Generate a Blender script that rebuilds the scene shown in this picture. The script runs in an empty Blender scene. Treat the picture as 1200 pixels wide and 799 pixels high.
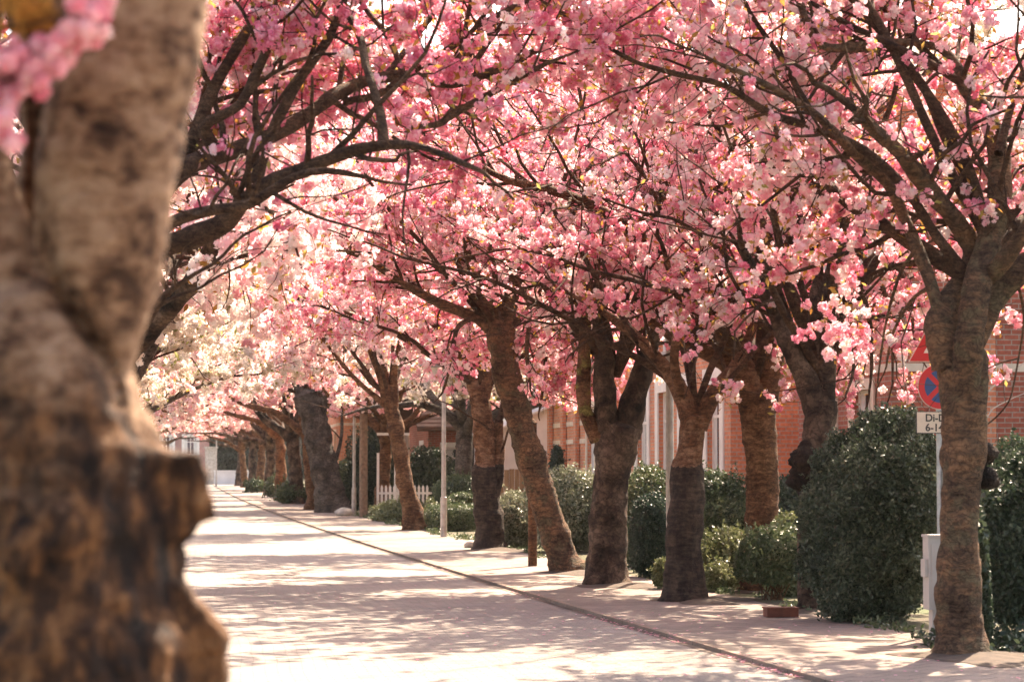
import bpy, math, random
import numpy as np
from mathutils import Vector, Matrix, Euler
R = math.radians
PI = math.pi

# ------------------------------------------------------------------ camera, world, sun, exposure
scene = bpy.context.scene
EYE = 1.65
FPX = 2833.3            # focal length in pixels of a 1200 px wide frame (85 mm on 36 mm)
PITCH = math.atan((545 - 399.5) / FPX)
YAW = math.atan((600 - 230) * math.cos(PITCH) / FPX)
cam_data = bpy.data.cameras.new('camera')
cam_data.lens = 85
cam_data.sensor_width = 36
cam_data.clip_start = 0.1
cam_data.clip_end = 6000
cam_data.dof.use_dof = True
cam_data.dof.focus_distance = 33
cam_data.dof.aperture_fstop = 4.0
cam = bpy.data.objects.new('camera', cam_data)
cam.location = (0, 0, EYE)
cam.rotation_euler = (R(90) + PITCH, 0, -YAW)
scene.collection.objects.link(cam)
scene.camera = cam
CAM_R = Euler(cam.rotation_euler).to_matrix()

SUN_EL, SUN_AZ = 50.0, 33.0        # elevation, compass bearing of the sun measured clockwise from +Y
world = bpy.data.worlds.new('World')
scene.world = world
world.use_nodes = True
wn = world.node_tree.nodes
bg = wn['Background']
sky = wn.new('ShaderNodeTexSky')
sky.sky_type = 'NISHITA'
sky.sun_disc = False
sky.sun_elevation = R(SUN_EL)
sky.sun_rotation = R(SUN_AZ)
sky.dust_density = 3.0
sky.air_density = 1.0
sky.ozone_density = 1.0
world.node_tree.links.new(sky.outputs[0], bg.inputs[0])
bg.inputs[1].default_value = 0.15
sun_data = bpy.data.lights.new('sun', 'SUN')
sun_data.energy = 5.0
sun_data.angle = R(0.53)
sun_data.color = (1.0, 0.93, 0.82)
sun = bpy.data.objects.new('sun', sun_data)
az, el = R(SUN_AZ), R(SUN_EL)
sdir = Vector((math.sin(az) * math.cos(el), math.cos(az) * math.cos(el), math.sin(el)))
sun.rotation_euler = sdir.to_track_quat('Z', 'Y').to_euler()
sun.location = sdir * 60
scene.collection.objects.link(sun)
vs = scene.view_settings
scene.display_settings.display_device = 'sRGB'
vs.view_transform = 'Standard'
vs.look = 'None'
vs.exposure = 1.98
vs.gamma = 1.0
vs.use_curve_mapping = False
try:
    vs.use_white_balance = True
    vs.white_balance_temperature = 7900
    vs.white_balance_tint = 15
except Exception:
    pass
cy = scene.cycles
cy.max_bounces = 6
cy.diffuse_bounces = 4
cy.glossy_bounces = 2
cy.transmission_bounces = 4
cy.transparent_max_bounces = 6
cy.caustics_reflective = False
cy.caustics_refractive = False
cy.use_denoising = True
cy.sample_clamp_indirect = 8

COL = scene.collection

# ------------------------------------------------------------------ pixel <-> world helpers (to survey positions from the photograph)
def ray(px, py):
    d = CAM_R @ Vector(((px - 600) / FPX, -(py - 399.5) / FPX, -1.0))
    return d
def W(px, py, D):
    d = ray(px, py)
    return np.array([d.x / d.y * D, D, EYE + d.z / d.y * D])
def G(px, py, z=0.0):
    d = ray(px, py)
    t = (z - EYE) / d.z
    return np.array([d.x * t, d.y * t, z])
def ppm(D):
    return FPX / (D * 1.01)

def tag(o, label=None, cat=None, group=None, kind=None):
    if label: o['label'] = label
    if cat: o['category'] = cat
    if group: o['group'] = group
    if kind: o['kind'] = kind
    return o
def empty(name, loc, rz=0.0):
    o = bpy.data.objects.new(name, None)
    o.location = tuple(loc)
    o.rotation_euler = (0, 0, rz)
    o.empty_display_size = 0.3
    COL.objects.link(o)
    return o

# ------------------------------------------------------------------ noise (sums of sines, vectorised)
def sn(P, seed, freq, octs=3):
    r = np.random.RandomState(seed)
    out = np.zeros(len(P))
    a = 1.0; tot = 0
    f = freq
    for _ in range(octs):
        for _k in range(4):
            d = r.normal(size=3); d /= np.linalg.norm(d)
            out += a * np.sin(P @ (d * f * r.uniform(.7, 1.3)) + r.uniform(0, 6.28))
        tot += a * 2
        a *= .55; f *= 2.1
    return out / tot

# ------------------------------------------------------------------ mesh collector
class MB:
    def __init__(s):
        s.v = []; s.f = []; s.n = 0; s.mi = []; s.tint = []
    def add(s, V, F, mi=0, tint=None):
        V = np.asarray(V, float)
        s.v.append(V)
        F = np.asarray(F, int)
        s.f.append(F + s.n)
        s.n += len(V)
        s.mi.append(np.full(len(F), mi))
        s.tint.append(np.zeros(len(F)) if tint is None else tint)
    def box(s, a, b, mi=0):
        x0, y0, z0 = np.minimum(a, b); x1, y1, z1 = np.maximum(a, b)
        V = [(x0,y0,z0),(x1,y0,z0),(x1,y1,z0),(x0,y1,z0),(x0,y0,z1),(x1,y0,z1),(x1,y1,z1),(x0,y1,z1)]
        F = [(0,3,2,1),(4,5,6,7),(0,1,5,4),(1,2,6,5),(2,3,7,6),(3,0,4,7)]
        s.add(V, F, mi)
    def tube(s, P, rad, sides=8, seed=0, bump=0.0, cap=True, mi=0, bfreq=9.0):
        P = np.asarray(P, float); rad = np.asarray(rad, float)
        n = len(P)
        T = np.gradient(P, axis=0)
        T /= np.linalg.norm(T, axis=1)[:, None] + 1e-9
        up = np.array([0.0, 1.0, 0.0]) if abs(T[0][1]) < .9 else np.array([1.0, 0, 0])
        U = np.zeros_like(P)
        u = up - T[0] * (up @ T[0]); u /= np.linalg.norm(u)
        for i in range(n):
            u = u - T[i] * (u @ T[i]); u /= np.linalg.norm(u) + 1e-9
            U[i] = u
        Wv = np.cross(T, U)
        a = np.arange(sides) * 2 * PI / sides
        V = P[:, None, :] + rad[:, None, None] * (np.cos(a)[None, :, None] * U[:, None, :] + np.sin(a)[None, :, None] * Wv[:, None, :])
        V = V.reshape(-1, 3)
        if bump > 0:
            nrm = (V - np.repeat(P, sides, axis=0))
            k = sn(V, seed + 3, bfreq, 3) * bump
            Vz = V * np.array([.6, .6, 3.0])
            k = k + sn(Vz, seed + 9, bfreq * 3.2, 2) * bump * .22 + sn(V, seed + 12, bfreq * 2.6, 3) * bump * .35
            V = V + nrm * k[:, None]
        i = np.arange(n - 1)[:, None] * sides; j = np.arange(sides)[None, :]; j2 = (j + 1) % sides
        F = np.stack([i + j, i + j2, i + sides + j2, i + sides + j], -1).reshape(-1, 4)
        s.add(V, F, mi)
        if cap:
            c = P[-1] + T[-1] * rad[-1] * .5
            base = (n - 1) * sides
            Vc = np.vstack([V[base:base + sides], c[None]])
            s.add_tri(Vc, [(k, (k + 1) % sides, sides) for k in range(sides)], mi)
            if rad[0] > .04:
                Vc = np.vstack([V[:sides], (P[0] - T[0] * rad[0] * .2)[None]])
                s.add_tri(Vc, [((k + 1) % sides, k, sides) for k in range(sides)], mi)
    def add_tri(s, V, F, mi=0):
        F = np.asarray(F, int)
        F4 = np.column_stack([F, np.full(len(F), -1 - s.n)])
        s.add(V, F4, mi)
    def build(s, name, mats, parent=None, smooth=False, tint=False):
        V = np.vstack(s.v); F = np.vstack(s.f)
        MI = np.concatenate(s.mi)
        tri = F[:, 3] < 0
        me = bpy.data.meshes.new(name)
        me.vertices.add(len(V)); me.vertices.foreach_set('co', V.ravel())
        lt = np.where(tri, 3, 4)
        ls = np.concatenate([[0], np.cumsum(lt)[:-1]])
        if tri.any():
            mask = np.ones(F.shape, bool); mask[tri, 3] = False
            li = F[mask]
        else:
            li = F.ravel()
        me.loops.add(len(li)); me.loops.foreach_set('vertex_index', li.astype(np.int32))
        me.polygons.add(len(F))
        me.polygons.foreach_set('loop_start', ls.astype(np.int32))
        me.polygons.foreach_set('material_index', MI.astype(np.int32))
        me.polygons.foreach_set('use_smooth', np.full(len(F), smooth))
        if tint:
            at = me.attributes.new('tint', 'FLOAT', 'FACE')
            at.data.foreach_set('value', np.concatenate(s.tint).astype(np.float32))
        me.update(calc_edges=True)
        if not isinstance(mats, (list, tuple)): mats = [mats]
        for m in mats: me.materials.append(m)
        o = bpy.data.objects.new(name, me)
        COL.objects.link(o)
        if parent is not None: o.parent = parent
        return o

# ------------------------------------------------------------------ materials
def mat(name, rough=.8):
    m = bpy.data.materials.new(name); m.use_nodes = True
    nt = m.node_tree; b = nt.nodes['Principled BSDF']
    b.inputs['Roughness'].default_value = rough
    return m, nt, b
def ramp(nt, stops, interp='LINEAR'):
    r = nt.nodes.new('ShaderNodeValToRGB'); cr = r.color_ramp; cr.interpolation = interp
    while len(cr.elements) < len(stops): cr.elements.new(.5)
    for e, (p, c) in zip(cr.elements, stops):
        e.position = p; e.color = (*c, 1)
    return r
def noise(nt, scale, vec=None, detail=4, rough=.6, vscale=None):
    n = nt.nodes.new('ShaderNodeTexNoise')
    n.inputs['Scale'].default_value = scale; n.inputs['Detail'].default_value = detail; n.inputs['Roughness'].default_value = rough
    if vec is not None:
        if vscale:
            mp = nt.nodes.new('ShaderNodeMapping'); mp.inputs['Scale'].default_value = vscale
            nt.links.new(vec, mp.inputs[0]); vec = mp.outputs[0]
        nt.links.new(vec, n.inputs['Vector'])
    return n
def objco(nt):
    return nt.nodes.new('ShaderNodeTexCoord').outputs['Object']
def mix(nt, fac, a, b, mode='MIX'):
    n = nt.nodes.new('ShaderNodeMix'); n.data_type = 'RGBA'; n.blend_type = mode
    for k, x in ((0, fac), (6, a), (7, b)):
        if isinstance(x, (int, float)): n.inputs[k].default_value = x
        elif isinstance(x, tuple): n.inputs[k].default_value = (*x, 1)
        else: nt.links.new(x, n.inputs[k])
    return n.outputs[2]
def bump(nt, b, h, strength=.5, dist=.02):
    n = nt.nodes.new('ShaderNodeBump'); n.inputs['Strength'].default_value = strength; n.inputs['Distance'].default_value = dist
    nt.links.new(h, n.inputs['Height']); nt.links.new(n.outputs[0], b.inputs['Normal'])
def mathn(nt, op, a, b_=None):
    n = nt.nodes.new('ShaderNodeMath'); n.operation = op
    for k, x in ((0, a), (1, b_)):
        if x is None: continue
        if isinstance(x, (int, float)): n.inputs[k].default_value = x
        else: nt.links.new(x, n.inputs[k])
    return n.outputs[0]

def bark(name, dark, mid, light, graft=None, ring=.75, patch=None, fine=1.0):
    """cherry bark: horizontal lenticel rings over blotches; below a graft height it is rougher and darker"""
    m, nt, b = mat(name, .85)
    co = objco(nt)
    big = noise(nt, 3.0 * fine, co, 4, .6)
    ringn = noise(nt, 5.0 * fine, co, 5, .65, (1.0, 1.0, 4.5))
    f = mathn(nt, 'ADD', mathn(nt, 'MULTIPLY', ringn.outputs[0], .6 * ring), mathn(nt, 'MULTIPLY', big.outputs[0], 1 - .6 * ring))
    r = ramp(nt, [(.34, dark), (.47, mid), (.62, light)])
    nt.links.new(f, r.inputs[0])
    col = r.outputs[0]
    if patch:
        pn = noise(nt, 5, co, 3)
        pr = ramp(nt, [(.52, (0, 0, 0)), (.62, (1, 1, 1))]); nt.links.new(pn.outputs[0], pr.inputs[0])
        col = mix(nt, pr.outputs[0], col, patch)
    vo = nt.nodes.new('ShaderNodeTexVoronoi'); vo.feature = 'DISTANCE_TO_EDGE'; vo.inputs['Scale'].default_value = 7 * fine
    mpv = nt.nodes.new('ShaderNodeMapping'); mpv.inputs['Scale'].default_value = (.45 + .6 * (1 - ring), .45 + .6 * (1 - ring), .6 + 3 * ring)
    wv = nt.nodes.new('ShaderNodeVectorMath'); wv.operation = 'MULTIPLY_ADD'; nt.links.new(big.outputs[1], wv.inputs[0]); wv.inputs[1].default_value = (.9, .9, .5); nt.links.new(co, wv.inputs[2])
    nt.links.new(wv.outputs[0], mpv.inputs[0]); nt.links.new(mpv.outputs[0], vo.inputs['Vector'])
    vr = ramp(nt, [(.0, (.45, .42, .4)), (.12, (.95, .95, .95)), (.3, (1.1, 1.08, 1.06))]); nt.links.new(vo.outputs['Distance'], vr.inputs[0])
    col = mix(nt, .85, col, vr.outputs[0], 'MULTIPLY')
    sp_ = noise(nt, 22 * fine, co, 5, .75); sr_ = ramp(nt, [(.3, (.5, .5, .5)), (.65, (1.3, 1.25, 1.2))]); nt.links.new(sp_.outputs[0], sr_.inputs[0])
    col = mix(nt, .8, col, sr_.outputs[0], 'MULTIPLY')
    if graft:
        rough_n = noise(nt, 6 * fine, co, 6, .7, (1.3, 1.3, .9))
        rr = ramp(nt, [(.36, (.012, .008, .006)), (.5, (.055, .036, .026)), (.66, (.15, .10, .07))])
        nt.links.new(mathn(nt, 'ADD', mathn(nt, 'MULTIPLY', rough_n.outputs[0], .6), mathn(nt, 'MULTIPLY', ringn.outputs[0], .4)), rr.inputs[0])
        sep = nt.nodes.new('ShaderNodeSeparateXYZ'); nt.links.new(co, sep.inputs[0])
        z = mathn(nt, 'ADD', sep.outputs[2], mathn(nt, 'MULTIPLY', big.outputs[0], .3))
        lt = mathn(nt, 'LESS_THAN', z, graft + .15)
        col = mix(nt, lt, col, rr.outputs[0])
    nt.links.new(col, b.inputs['Base Color'])
    fn = noise(nt, 26 * fine, co, 5, .7, (1, 1, 2.2))
    h = mathn(nt, 'ADD', mathn(nt, 'MULTIPLY', fn.outputs[0], .9), mathn(nt, 'MULTIPLY', ringn.outputs[0], .9 * ring))
    h = mathn(nt, 'ADD', h, mathn(nt, 'MINIMUM', mathn(nt, 'MULTIPLY', vo.outputs['Distance'], 2.0), .25))
    bump(nt, b, h, 1.0, .045)
    b.inputs['Specular IOR Level'].default_value = .25
    return m
D_, M_, L_ = (.026, .011, .005), (.135, .061, .029), (.30, .16, .085)
bark_reddish = bark('bark_reddish', D_, M_, L_)
bark_graft = bark('bark_graft', (.05, .022, .011), (.19, .088, .044), (.35, .20, .12), graft=1.62)
bark_graft2 = bark('bark_graft_grey', D_, M_, L_, graft=1.5)
bark_dark = bark('bark_dark', (.014, .009, .006), (.078, .048, .033), (.20, .135, .095), ring=.15)
bark_burl = bark('bark_burl', (.006, .004, .003), (.022, .013, .009), (.06, .036, .024), ring=.2)
bark_branch = bark('bark_branch', (.025, .012, .007), (.095, .048, .028), (.20, .115, .07), fine=1.5)
bark_grey = bark('bark_grey', (.035, .028, .024), (.10, .08, .066), (.20, .165, .14), ring=.5)
bark_mossy = bark('bark_mossy', D_, M_, L_, patch=(.26, .22, .07))
bark_lichen = bark('bark_lichen', D_, (.13, .078, .05), L_, patch=(.15, .11, .065))

def blossom_mat(name, stops):
    m = bpy.data.materials.new(name); m.use_nodes = True
    nt = m.node_tree; nt.nodes.clear()
    out = nt.nodes.new('ShaderNodeOutputMaterial')
    at = nt.nodes.new('ShaderNodeAttribute'); at.attribute_name = 'tint'
    r = ramp(nt, stops); nt.links.new(at.outputs['Fac'], r.inputs[0])
    d = nt.nodes.new('ShaderNodeBsdfDiffuse'); t = nt.nodes.new('ShaderNodeBsdfTranslucent')
    nt.links.new(r.outputs[0], d.inputs[0]); nt.links.new(r.outputs[0], t.inputs[0])
    mx = nt.nodes.new('ShaderNodeMixShader'); mx.inputs[0].default_value = .6
    nt.links.new(d.outputs[0], mx.inputs[1]); nt.links.new(t.outputs[0], mx.inputs[2]); nt.links.new(mx.outputs[0], out.inputs[0])
    return m
# tint 0-0.2 young bronze leaves, above that blossom from deep to pale pink
LEAF = [(0, (.30, .17, .05)), (.08, (.50, .24, .06)), (.19, (.40, .38, .12))]
M_pink = blossom_mat('blossom_pink', LEAF + [(.21, (.74, .20, .31)), (.42, (.93, .44, .53)), (.68, (.96, .63, .67)), (1, (.98, .88, .84))])
M_deep = blossom_mat('blossom_deep_pink', LEAF + [(.21, (.72, .17, .29)), (.42, (.92, .39, .49)), (.7, (.96, .60, .65)), (1, (.98, .86, .82))])
M_pale = blossom_mat('blossom_pale_pink', LEAF + [(.21, (.82, .42, .47)), (.42, (.93, .64, .66)), (.7, (.96, .80, .77)), (1, (.98, .94, .88))])
M_cream = blossom_mat('blossom_cream', [(0, (.22, .25, .08)), (.10, (.34, .33, .12)), (.19, (.42, .42, .18)), (.21, (.62, .50, .38)), (.45, (.80, .69, .60)), (.75, (.87, .78, .72)), (1, (.92, .86, .80))])
M_salmon = blossom_mat('blossom_salmon_pink', LEAF + [(.21, (.80, .36, .40)), (.45, (.91, .56, .57)), (.75, (.94, .72, .69)), (1, (.97, .87, .81))])

def leaf_mat(name, stops, trans=.25, gloss=.4):
    m, nt, b = mat(name, gloss)
    at = nt.nodes.new('ShaderNodeAttribute'); at.attribute_name = 'tint'
    r = ramp(nt, stops); nt.links.new(at.outputs['Fac'], r.inputs[0])
    nt.links.new(r.outputs[0], b.inputs['Base Color'])
    b.inputs['Specular IOR Level'].default_value = .35
    t = nt.nodes.new('ShaderNodeBsdfTranslucent'); nt.links.new(r.outputs[0], t.inputs[0])
    mx = nt.nodes.new('ShaderNodeMixShader'); mx.inputs[0].default_value = trans
    out = nt.nodes['Material Output']
    nt.links.new(b.outputs[0], mx.inputs[1]); nt.links.new(t.outputs[0], mx.inputs[2]); nt.links.new(mx.outputs[0], out.inputs[0])
    return m
G_dark = leaf_mat('leaves_dark_green', [(0, (.014, .026, .014)), (.5, (.035, .058, .032)), (1, (.09, .115, .065))])
G_bush = leaf_mat('leaves_bush_green', [(0, (.014, .024, .013)), (.5, (.062, .085, .048)), (1, (.20, .22, .14))])
G_mid = leaf_mat('leaves_mid_green', [(0, (.03, .048, .02)), (.5, (.08, .11, .05)), (1, (.17, .19, .095))])
G_light = leaf_mat('leaves_light_green', [(0, (.06, .075, .03)), (.5, (.14, .155, .065)), (1, (.30, .30, .16))])
G_pale = leaf_mat('leaves_pale_green', [(0, (.07, .085, .045)), (.5, (.20, .21, .13)), (1, (.42, .41, .29))])
G_hedgebrown = leaf_mat('leaves_conifer', [(0, (.012, .026, .018)), (.5, (.03, .052, .034)), (1, (.06, .09, .06))])

def brick_mat(name, c1, c2, mortar):
    m, nt, b = mat(name, .9)
    co = objco(nt)
    sep = nt.nodes.new('ShaderNodeSeparateXYZ'); nt.links.new(co, sep.inputs[0])
    cmb = nt.nodes.new('ShaderNodeCombineXYZ')
    nt.links.new(mathn(nt, 'ADD', sep.outputs[0], sep.outputs[1]), cmb.inputs[0]); nt.links.new(sep.outputs[2], cmb.inputs[1])
    bt = nt.nodes.new('ShaderNodeTexBrick')
    nt.links.new(cmb.outputs[0], bt.inputs['Vector'])
    bt.inputs['Scale'].default_value = 1; bt.inputs['Brick Width'].default_value = .25; bt.inputs['Row Height'].default_value = .0833
    bt.inputs['Mortar Size'].default_value = .011; bt.inputs['Mortar Smooth'].default_value = .2
    bt.inputs['Color1'].default_value = (*c1, 1); bt.inputs['Color2'].default_value = (*c2, 1); bt.inputs['Mortar'].default_value = (*mortar, 1)
    n = noise(nt, 1.3, co, 5)
    n2 = noise(nt, 14, co, 3)
    r = ramp(nt, [(.3, (.72, .70, .68)), (.7, (1.15, 1.12, 1.1))]); nt.links.new(n.outputs[0], r.inputs[0])
    c = mix(nt, .8, bt.outputs[0], r.outputs[0], 'MULTIPLY')
    r2 = ramp(nt, [(.3, (.6, .6, .6)), (.7, (1.2, 1.2, 1.2))]); nt.links.new(n2.outputs[0], r2.inputs[0])
    c = mix(nt, .6, c, r2.outputs[0], 'MULTIPLY')
    nt.links.new(c, b.inputs['Base Color'])
    inv = mathn(nt, 'SUBTRACT', 1.0, bt.outputs['Fac'])
    bump(nt, b, inv, .5, .01)
    return m
Br_orange = brick_mat('brick_orange', (.74, .28, .14), (.60, .20, .10), (.5, .38, .29))
Br_red = brick_mat('brick_red', (.44, .12, .07), (.34, .085, .05), (.36, .26, .2))
Br_pink = brick_mat('brick_pinkish', (.46, .22, .19), (.40, .17, .15), (.4, .33, .3))

def plain(name, c, rough=.6, nscale=2.0, amt=.25, metallic=0, bmp=0):
    m, nt, b = mat(name, rough)
    co = objco(nt)
    n = noise(nt, nscale, co, 6, .65)
    lo = tuple(x * (1 - amt) for x in c); hi = tuple(min(1, x * (1 + amt * .5)) for x in c)
    r = ramp(nt, [(.32, lo), (.62, hi)]); nt.links.new(n.outputs[0], r.inputs[0])
    nt.links.new(r.outputs[0], b.inputs['Base Color'])
    b.inputs['Metallic'].default_value = metallic
    if bmp: bump(nt, b, n.outputs[0], bmp, .01)
    return m
P_white = plain('painted_white', (.78, .74, .68), .5, 3, .15)
P_cream = plain('cream_render', (.66, .55, .42), .8, 2, .2)
P_plaster = plain('grey_white_plaster', (.60, .585, .57), .9, 1.2, .12)
P_dark = plain('dark_window_reveal', (.03, .03, .032), .5)
P_pole = plain('weathered_grey_paint', (.42, .38, .33), .6, 6, .3)
P_pole_brown = plain('weathered_wood_post', (.20, .13, .085), .85, 9, .45)
P_box = plain('light_grey_plastic', (.46, .41, .37), .5, 4, .10)
P_lampcap = plain('lamp_cap_grey', (.26, .25, .23), .45, 5, .2)
P_lens = plain('milky_lens', (.75, .73, .66), .3, 5, .08)
P_metal = plain('galvanised_metal', (.40, .40, .40), .4, 20, .25, metallic=.7)
P_terracotta = plain('terracotta', (.16, .05, .03), .85, 12, .35)
P_soil = plain('soil', (.07, .045, .03), .95, 9, .5, bmp=.5)
P_stone = plain('rough_pale_stone', (.42, .38, .33), .9, 5, .35, bmp=.4)
P_curtain = plain('net_curtain', (.6, .58, .54), .8, 5, .15)

def glass_mat():
    m, nt, b = mat('window_glass', .06)
    n = noise(nt, .8, objco(nt), 2)
    r = ramp(nt, [(.4, (.03, .035, .045)), (.6, (.07, .08, .10))]); nt.links.new(n.outputs[0], r.inputs[0])
    nt.links.new(r.outputs[0], b.inputs['Base Color']); b.inputs['Specular IOR Level'].default_value = .9
    return m
P_glass = glass_mat()
def sheet_mat(name, c, rough=.45):
    m, nt, b = mat(name, rough); n = noise(nt, 9, objco(nt), 4)
    r = ramp(nt, [(.3, tuple(x * .85 for x in c)), (.7, c)]); nt.links.new(n.outputs[0], r.inputs[0]); nt.links.new(r.outputs[0], b.inputs['Base Color'])
    return m
S_red = sheet_mat('sign_red', (.62, .02, .025))
S_blue = sheet_mat('sign_blue', (.02, .07, .22))
S_white = sheet_mat('sign_white', (.78, .74, .66))
S_cream = sheet_mat('sign_plate_cream', (.72, .63, .50))
S_black = sheet_mat('sign_black', (.03, .03, .03))

def roof_mat(name, c):
    m, nt, b = mat(name, .8); co = objco(nt)
    w = nt.nodes.new('ShaderNodeTexWave'); w.wave_type = 'BANDS'; w.bands_direction = 'Y'
    w.inputs['Scale'].default_value = 1.4; w.inputs['Distortion'].default_value = .3; nt.links.new(co, w.inputs['Vector'])
    w2 = nt.nodes.new('ShaderNodeTexWave'); w2.wave_type = 'BANDS'; w2.bands_direction = 'Z'
    w2.inputs['Scale'].default_value = 2.2; nt.links.new(co, w2.inputs['Vector'])
    n = noise(nt, 3, co, 5)
    r = ramp(nt, [(.3, tuple(x * .55 for x in c)), (.7, c)]); nt.links.new(n.outputs[0], r.inputs[0])
    nt.links.new(r.outputs[0], b.inputs['Base Color'])
    bump(nt, b, mathn(nt, 'ADD', w.outputs[1], w2.outputs[1]), .6, .04)
    return m
Roof_red = roof_mat('roof_red_tiles', (.27, .10, .06))
Roof_brown = roof_mat('roof_brown_tiles', (.20, .11, .08))

def paving(name, c1, c2, joint, w, h, big, along=True, jsize=.006, stain=.35):
    m, nt, b = mat(name, .9); co = objco(nt)
    mp = nt.nodes.new('ShaderNodeMapping'); mp.inputs['Rotation'].default_value = (0, 0, R(0 if along else 45)); nt.links.new(co, mp.inputs[0])
    # gently warp so the courses are not ruler straight
    wn_ = noise(nt, .25, co, 2)
    add = nt.nodes.new('ShaderNodeVectorMath'); add.operation = 'MULTIPLY_ADD'
    nt.links.new(wn_.outputs[1], add.inputs[0]); add.inputs[1].default_value = (.25, .25, 0); nt.links.new(mp.outputs[0], add.inputs[2])
    bt = nt.nodes.new('ShaderNodeTexBrick'); nt.links.new(add.outputs[0], bt.inputs['Vector'])
    bt.inputs['Scale'].default_value = 1; bt.inputs['Brick Width'].default_value = w; bt.inputs['Row Height'].default_value = h
    bt.inputs['Mortar Size'].default_value = jsize; bt.inputs['Mortar Smooth'].default_value = .3
    bt.inputs['Color1'].default_value = (*c1, 1); bt.inputs['Color2'].default_value = (*c2, 1); bt.inputs['Mortar'].default_value = (*joint, 1)
    n = noise(nt, big, co, 6, .65); n2 = noise(nt, 3.3, co, 6, .7)
    r = ramp(nt, [(.28, (1 - stain,) * 3), (.55, (1, 1, 1)), (.8, (1.12, 1.1, 1.08))]); nt.links.new(n.outputs[0], r.inputs[0])
    r2 = ramp(nt, [(.25, (.72, .70, .68)), (.55, (1, 1, 1))]); nt.links.new(n2.outputs[0], r2.inputs[0])
    c = mix(nt, 1.0, bt.outputs[0], r.outputs[0], 'MULTIPLY'); c = mix(nt, .8, c, r2.outputs[0], 'MULTIPLY')
    sp = noise(nt, 60, co, 2); rs = ramp(nt, [(.35, (.7, .7, .7)), (.6, (1.08, 1.08, 1.08))]); nt.links.new(sp.outputs[0], rs.inputs[0])
    c = mix(nt, .6, c, rs.outputs[0], 'MULTIPLY')
    nt.links.new(c, b.inputs['Base Color'])
    hsum = mathn(nt, 'ADD', mathn(nt, 'MULTIPLY', mathn(nt, 'SUBTRACT', 1.0, bt.outputs['Fac']), 1.0), mathn(nt, 'MULTIPLY', sp.outputs[0], .5))
    bump(nt, b, hsum, .6, .012)
    b.inputs['Specular IOR Level'].default_value = .3
    return m
Mt_road = paving('road_clinker', (.30, .258, .228), (.255, .22, .194), (.19, .162, .14), .2, .1, .18, True)
Mt_walk = paving('sidewalk_slabs', (.29, .232, .195), (.24, .19, .16), (.12, .095, .078), .3, .3, .35, False, .008)
Mt_kerb = paving('kerb_stone', (.30, .225, .175), (.22, .16, .12), (.10, .08, .06), 50, 1.0, .8, True, .01)
Mt_gutter = plain('gutter_dirt', (.13, .095, .072), .95, 1.3, .85)
def ground_mat():
    m, nt, b = mat('earth_and_grass', .95); co = objco(nt)
    n = noise(nt, .7, co, 6, .7); n2 = noise(nt, 14, co, 5, .7)
    r = ramp(nt, [(.38, (.085, .06, .04)), (.5, (.09, .085, .04)), (.62, (.065, .09, .03))]); nt.links.new(n.outputs[0], r.inputs[0])
    r2 = ramp(nt, [(.3, (.5, .5, .5)), (.7, (1.4, 1.35, 1.3))]); nt.links.new(n2.outputs[0], r2.inputs[0])
    nt.links.new(mix(nt, 1.0, r.outputs[0], r2.outputs[0], 'MULTIPLY'), b.inputs['Base Color'])
    bump(nt, b, n2.outputs[0], .8, .05)
    return m
Mt_ground = ground_mat()

# ------------------------------------------------------------------ ground, road, kerbs, pavements
def kx(y):                       # x of the right kerb line
    y = np.asarray(y, float)
    yy = np.clip(y, 0, 1e9)
    return 1.06 + 4.56 * np.exp(-yy / 80) - .0575 * np.minimum(y, 0)
ROADW = 4.45
ys = np.concatenate([np.arange(-12, 60, 1.0), np.arange(60, 262, 2.0)])
def ribbon(name, off0, off1, z, m, th=0.0, kind='structure', y_=ys):
    b = MB(); x0, x1 = kx(y_) + off0, kx(y_) + off1; n = len(y_)
    V = [np.column_stack([x0, y_, np.full(n, z)]), np.column_stack([x1, y_, np.full(n, z)])]
    i = np.arange(n - 1)
    F = np.column_stack([i, i + n, i + n + 1, i + 1])
    if th:
        V += [np.column_stack([x0, y_, np.full(n, z - th)]), np.column_stack([x1, y_, np.full(n, z - th)])]
        F = np.vstack([F, np.column_stack([i + 1, i + 2 * n + 1, i + 2 * n, i]), np.column_stack([i + n, i + 3 * n, i + 3 * n + 1, i + n + 1])])
    b.add(np.vstack(V), F)
    o = b.build(name, m); o['kind'] = kind
    return o
b = MB(); b.add([(-2500, -2500, -.03), (2500, -2500, -.03), (2500, 3500, -.03), (-2500, 3500, -.03)], [(0, 1, 2, 3)])
b.build('ground', Mt_ground)['kind'] = 'structure'
KH = .04
ribbon('road', -ROADW, 0, 0.0, Mt_road)
ribbon('gutter', -.075, -.003, 0.004, Mt_gutter)
ribbon('kerb', 0, .07, KH, Mt_kerb, .14)
ribbon('kerb', -ROADW - .12, -ROADW, KH, Mt_kerb, .14)
ribbon('sidewalk', .07, 2.35, KH - .004, Mt_walk)
ribbon('sidewalk', -ROADW - 2.6, -ROADW - .12, KH - .004, Mt_walk)
ribbon('garden_ground', 2.35, 26, KH - .012, Mt_ground)
ribbon('garden_ground', -ROADW - 26, -ROADW - 2.6, KH - .012, Mt_ground)
# street running across the far end
b = MB(); b.add([(-60, 262.01, 0), (60, 262.01, 0), (60, 272, 0), (-60, 272, 0)], [(0, 1, 2, 3)])
b.build('cross_street_road', Mt_road)['kind'] = 'structure'

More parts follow.
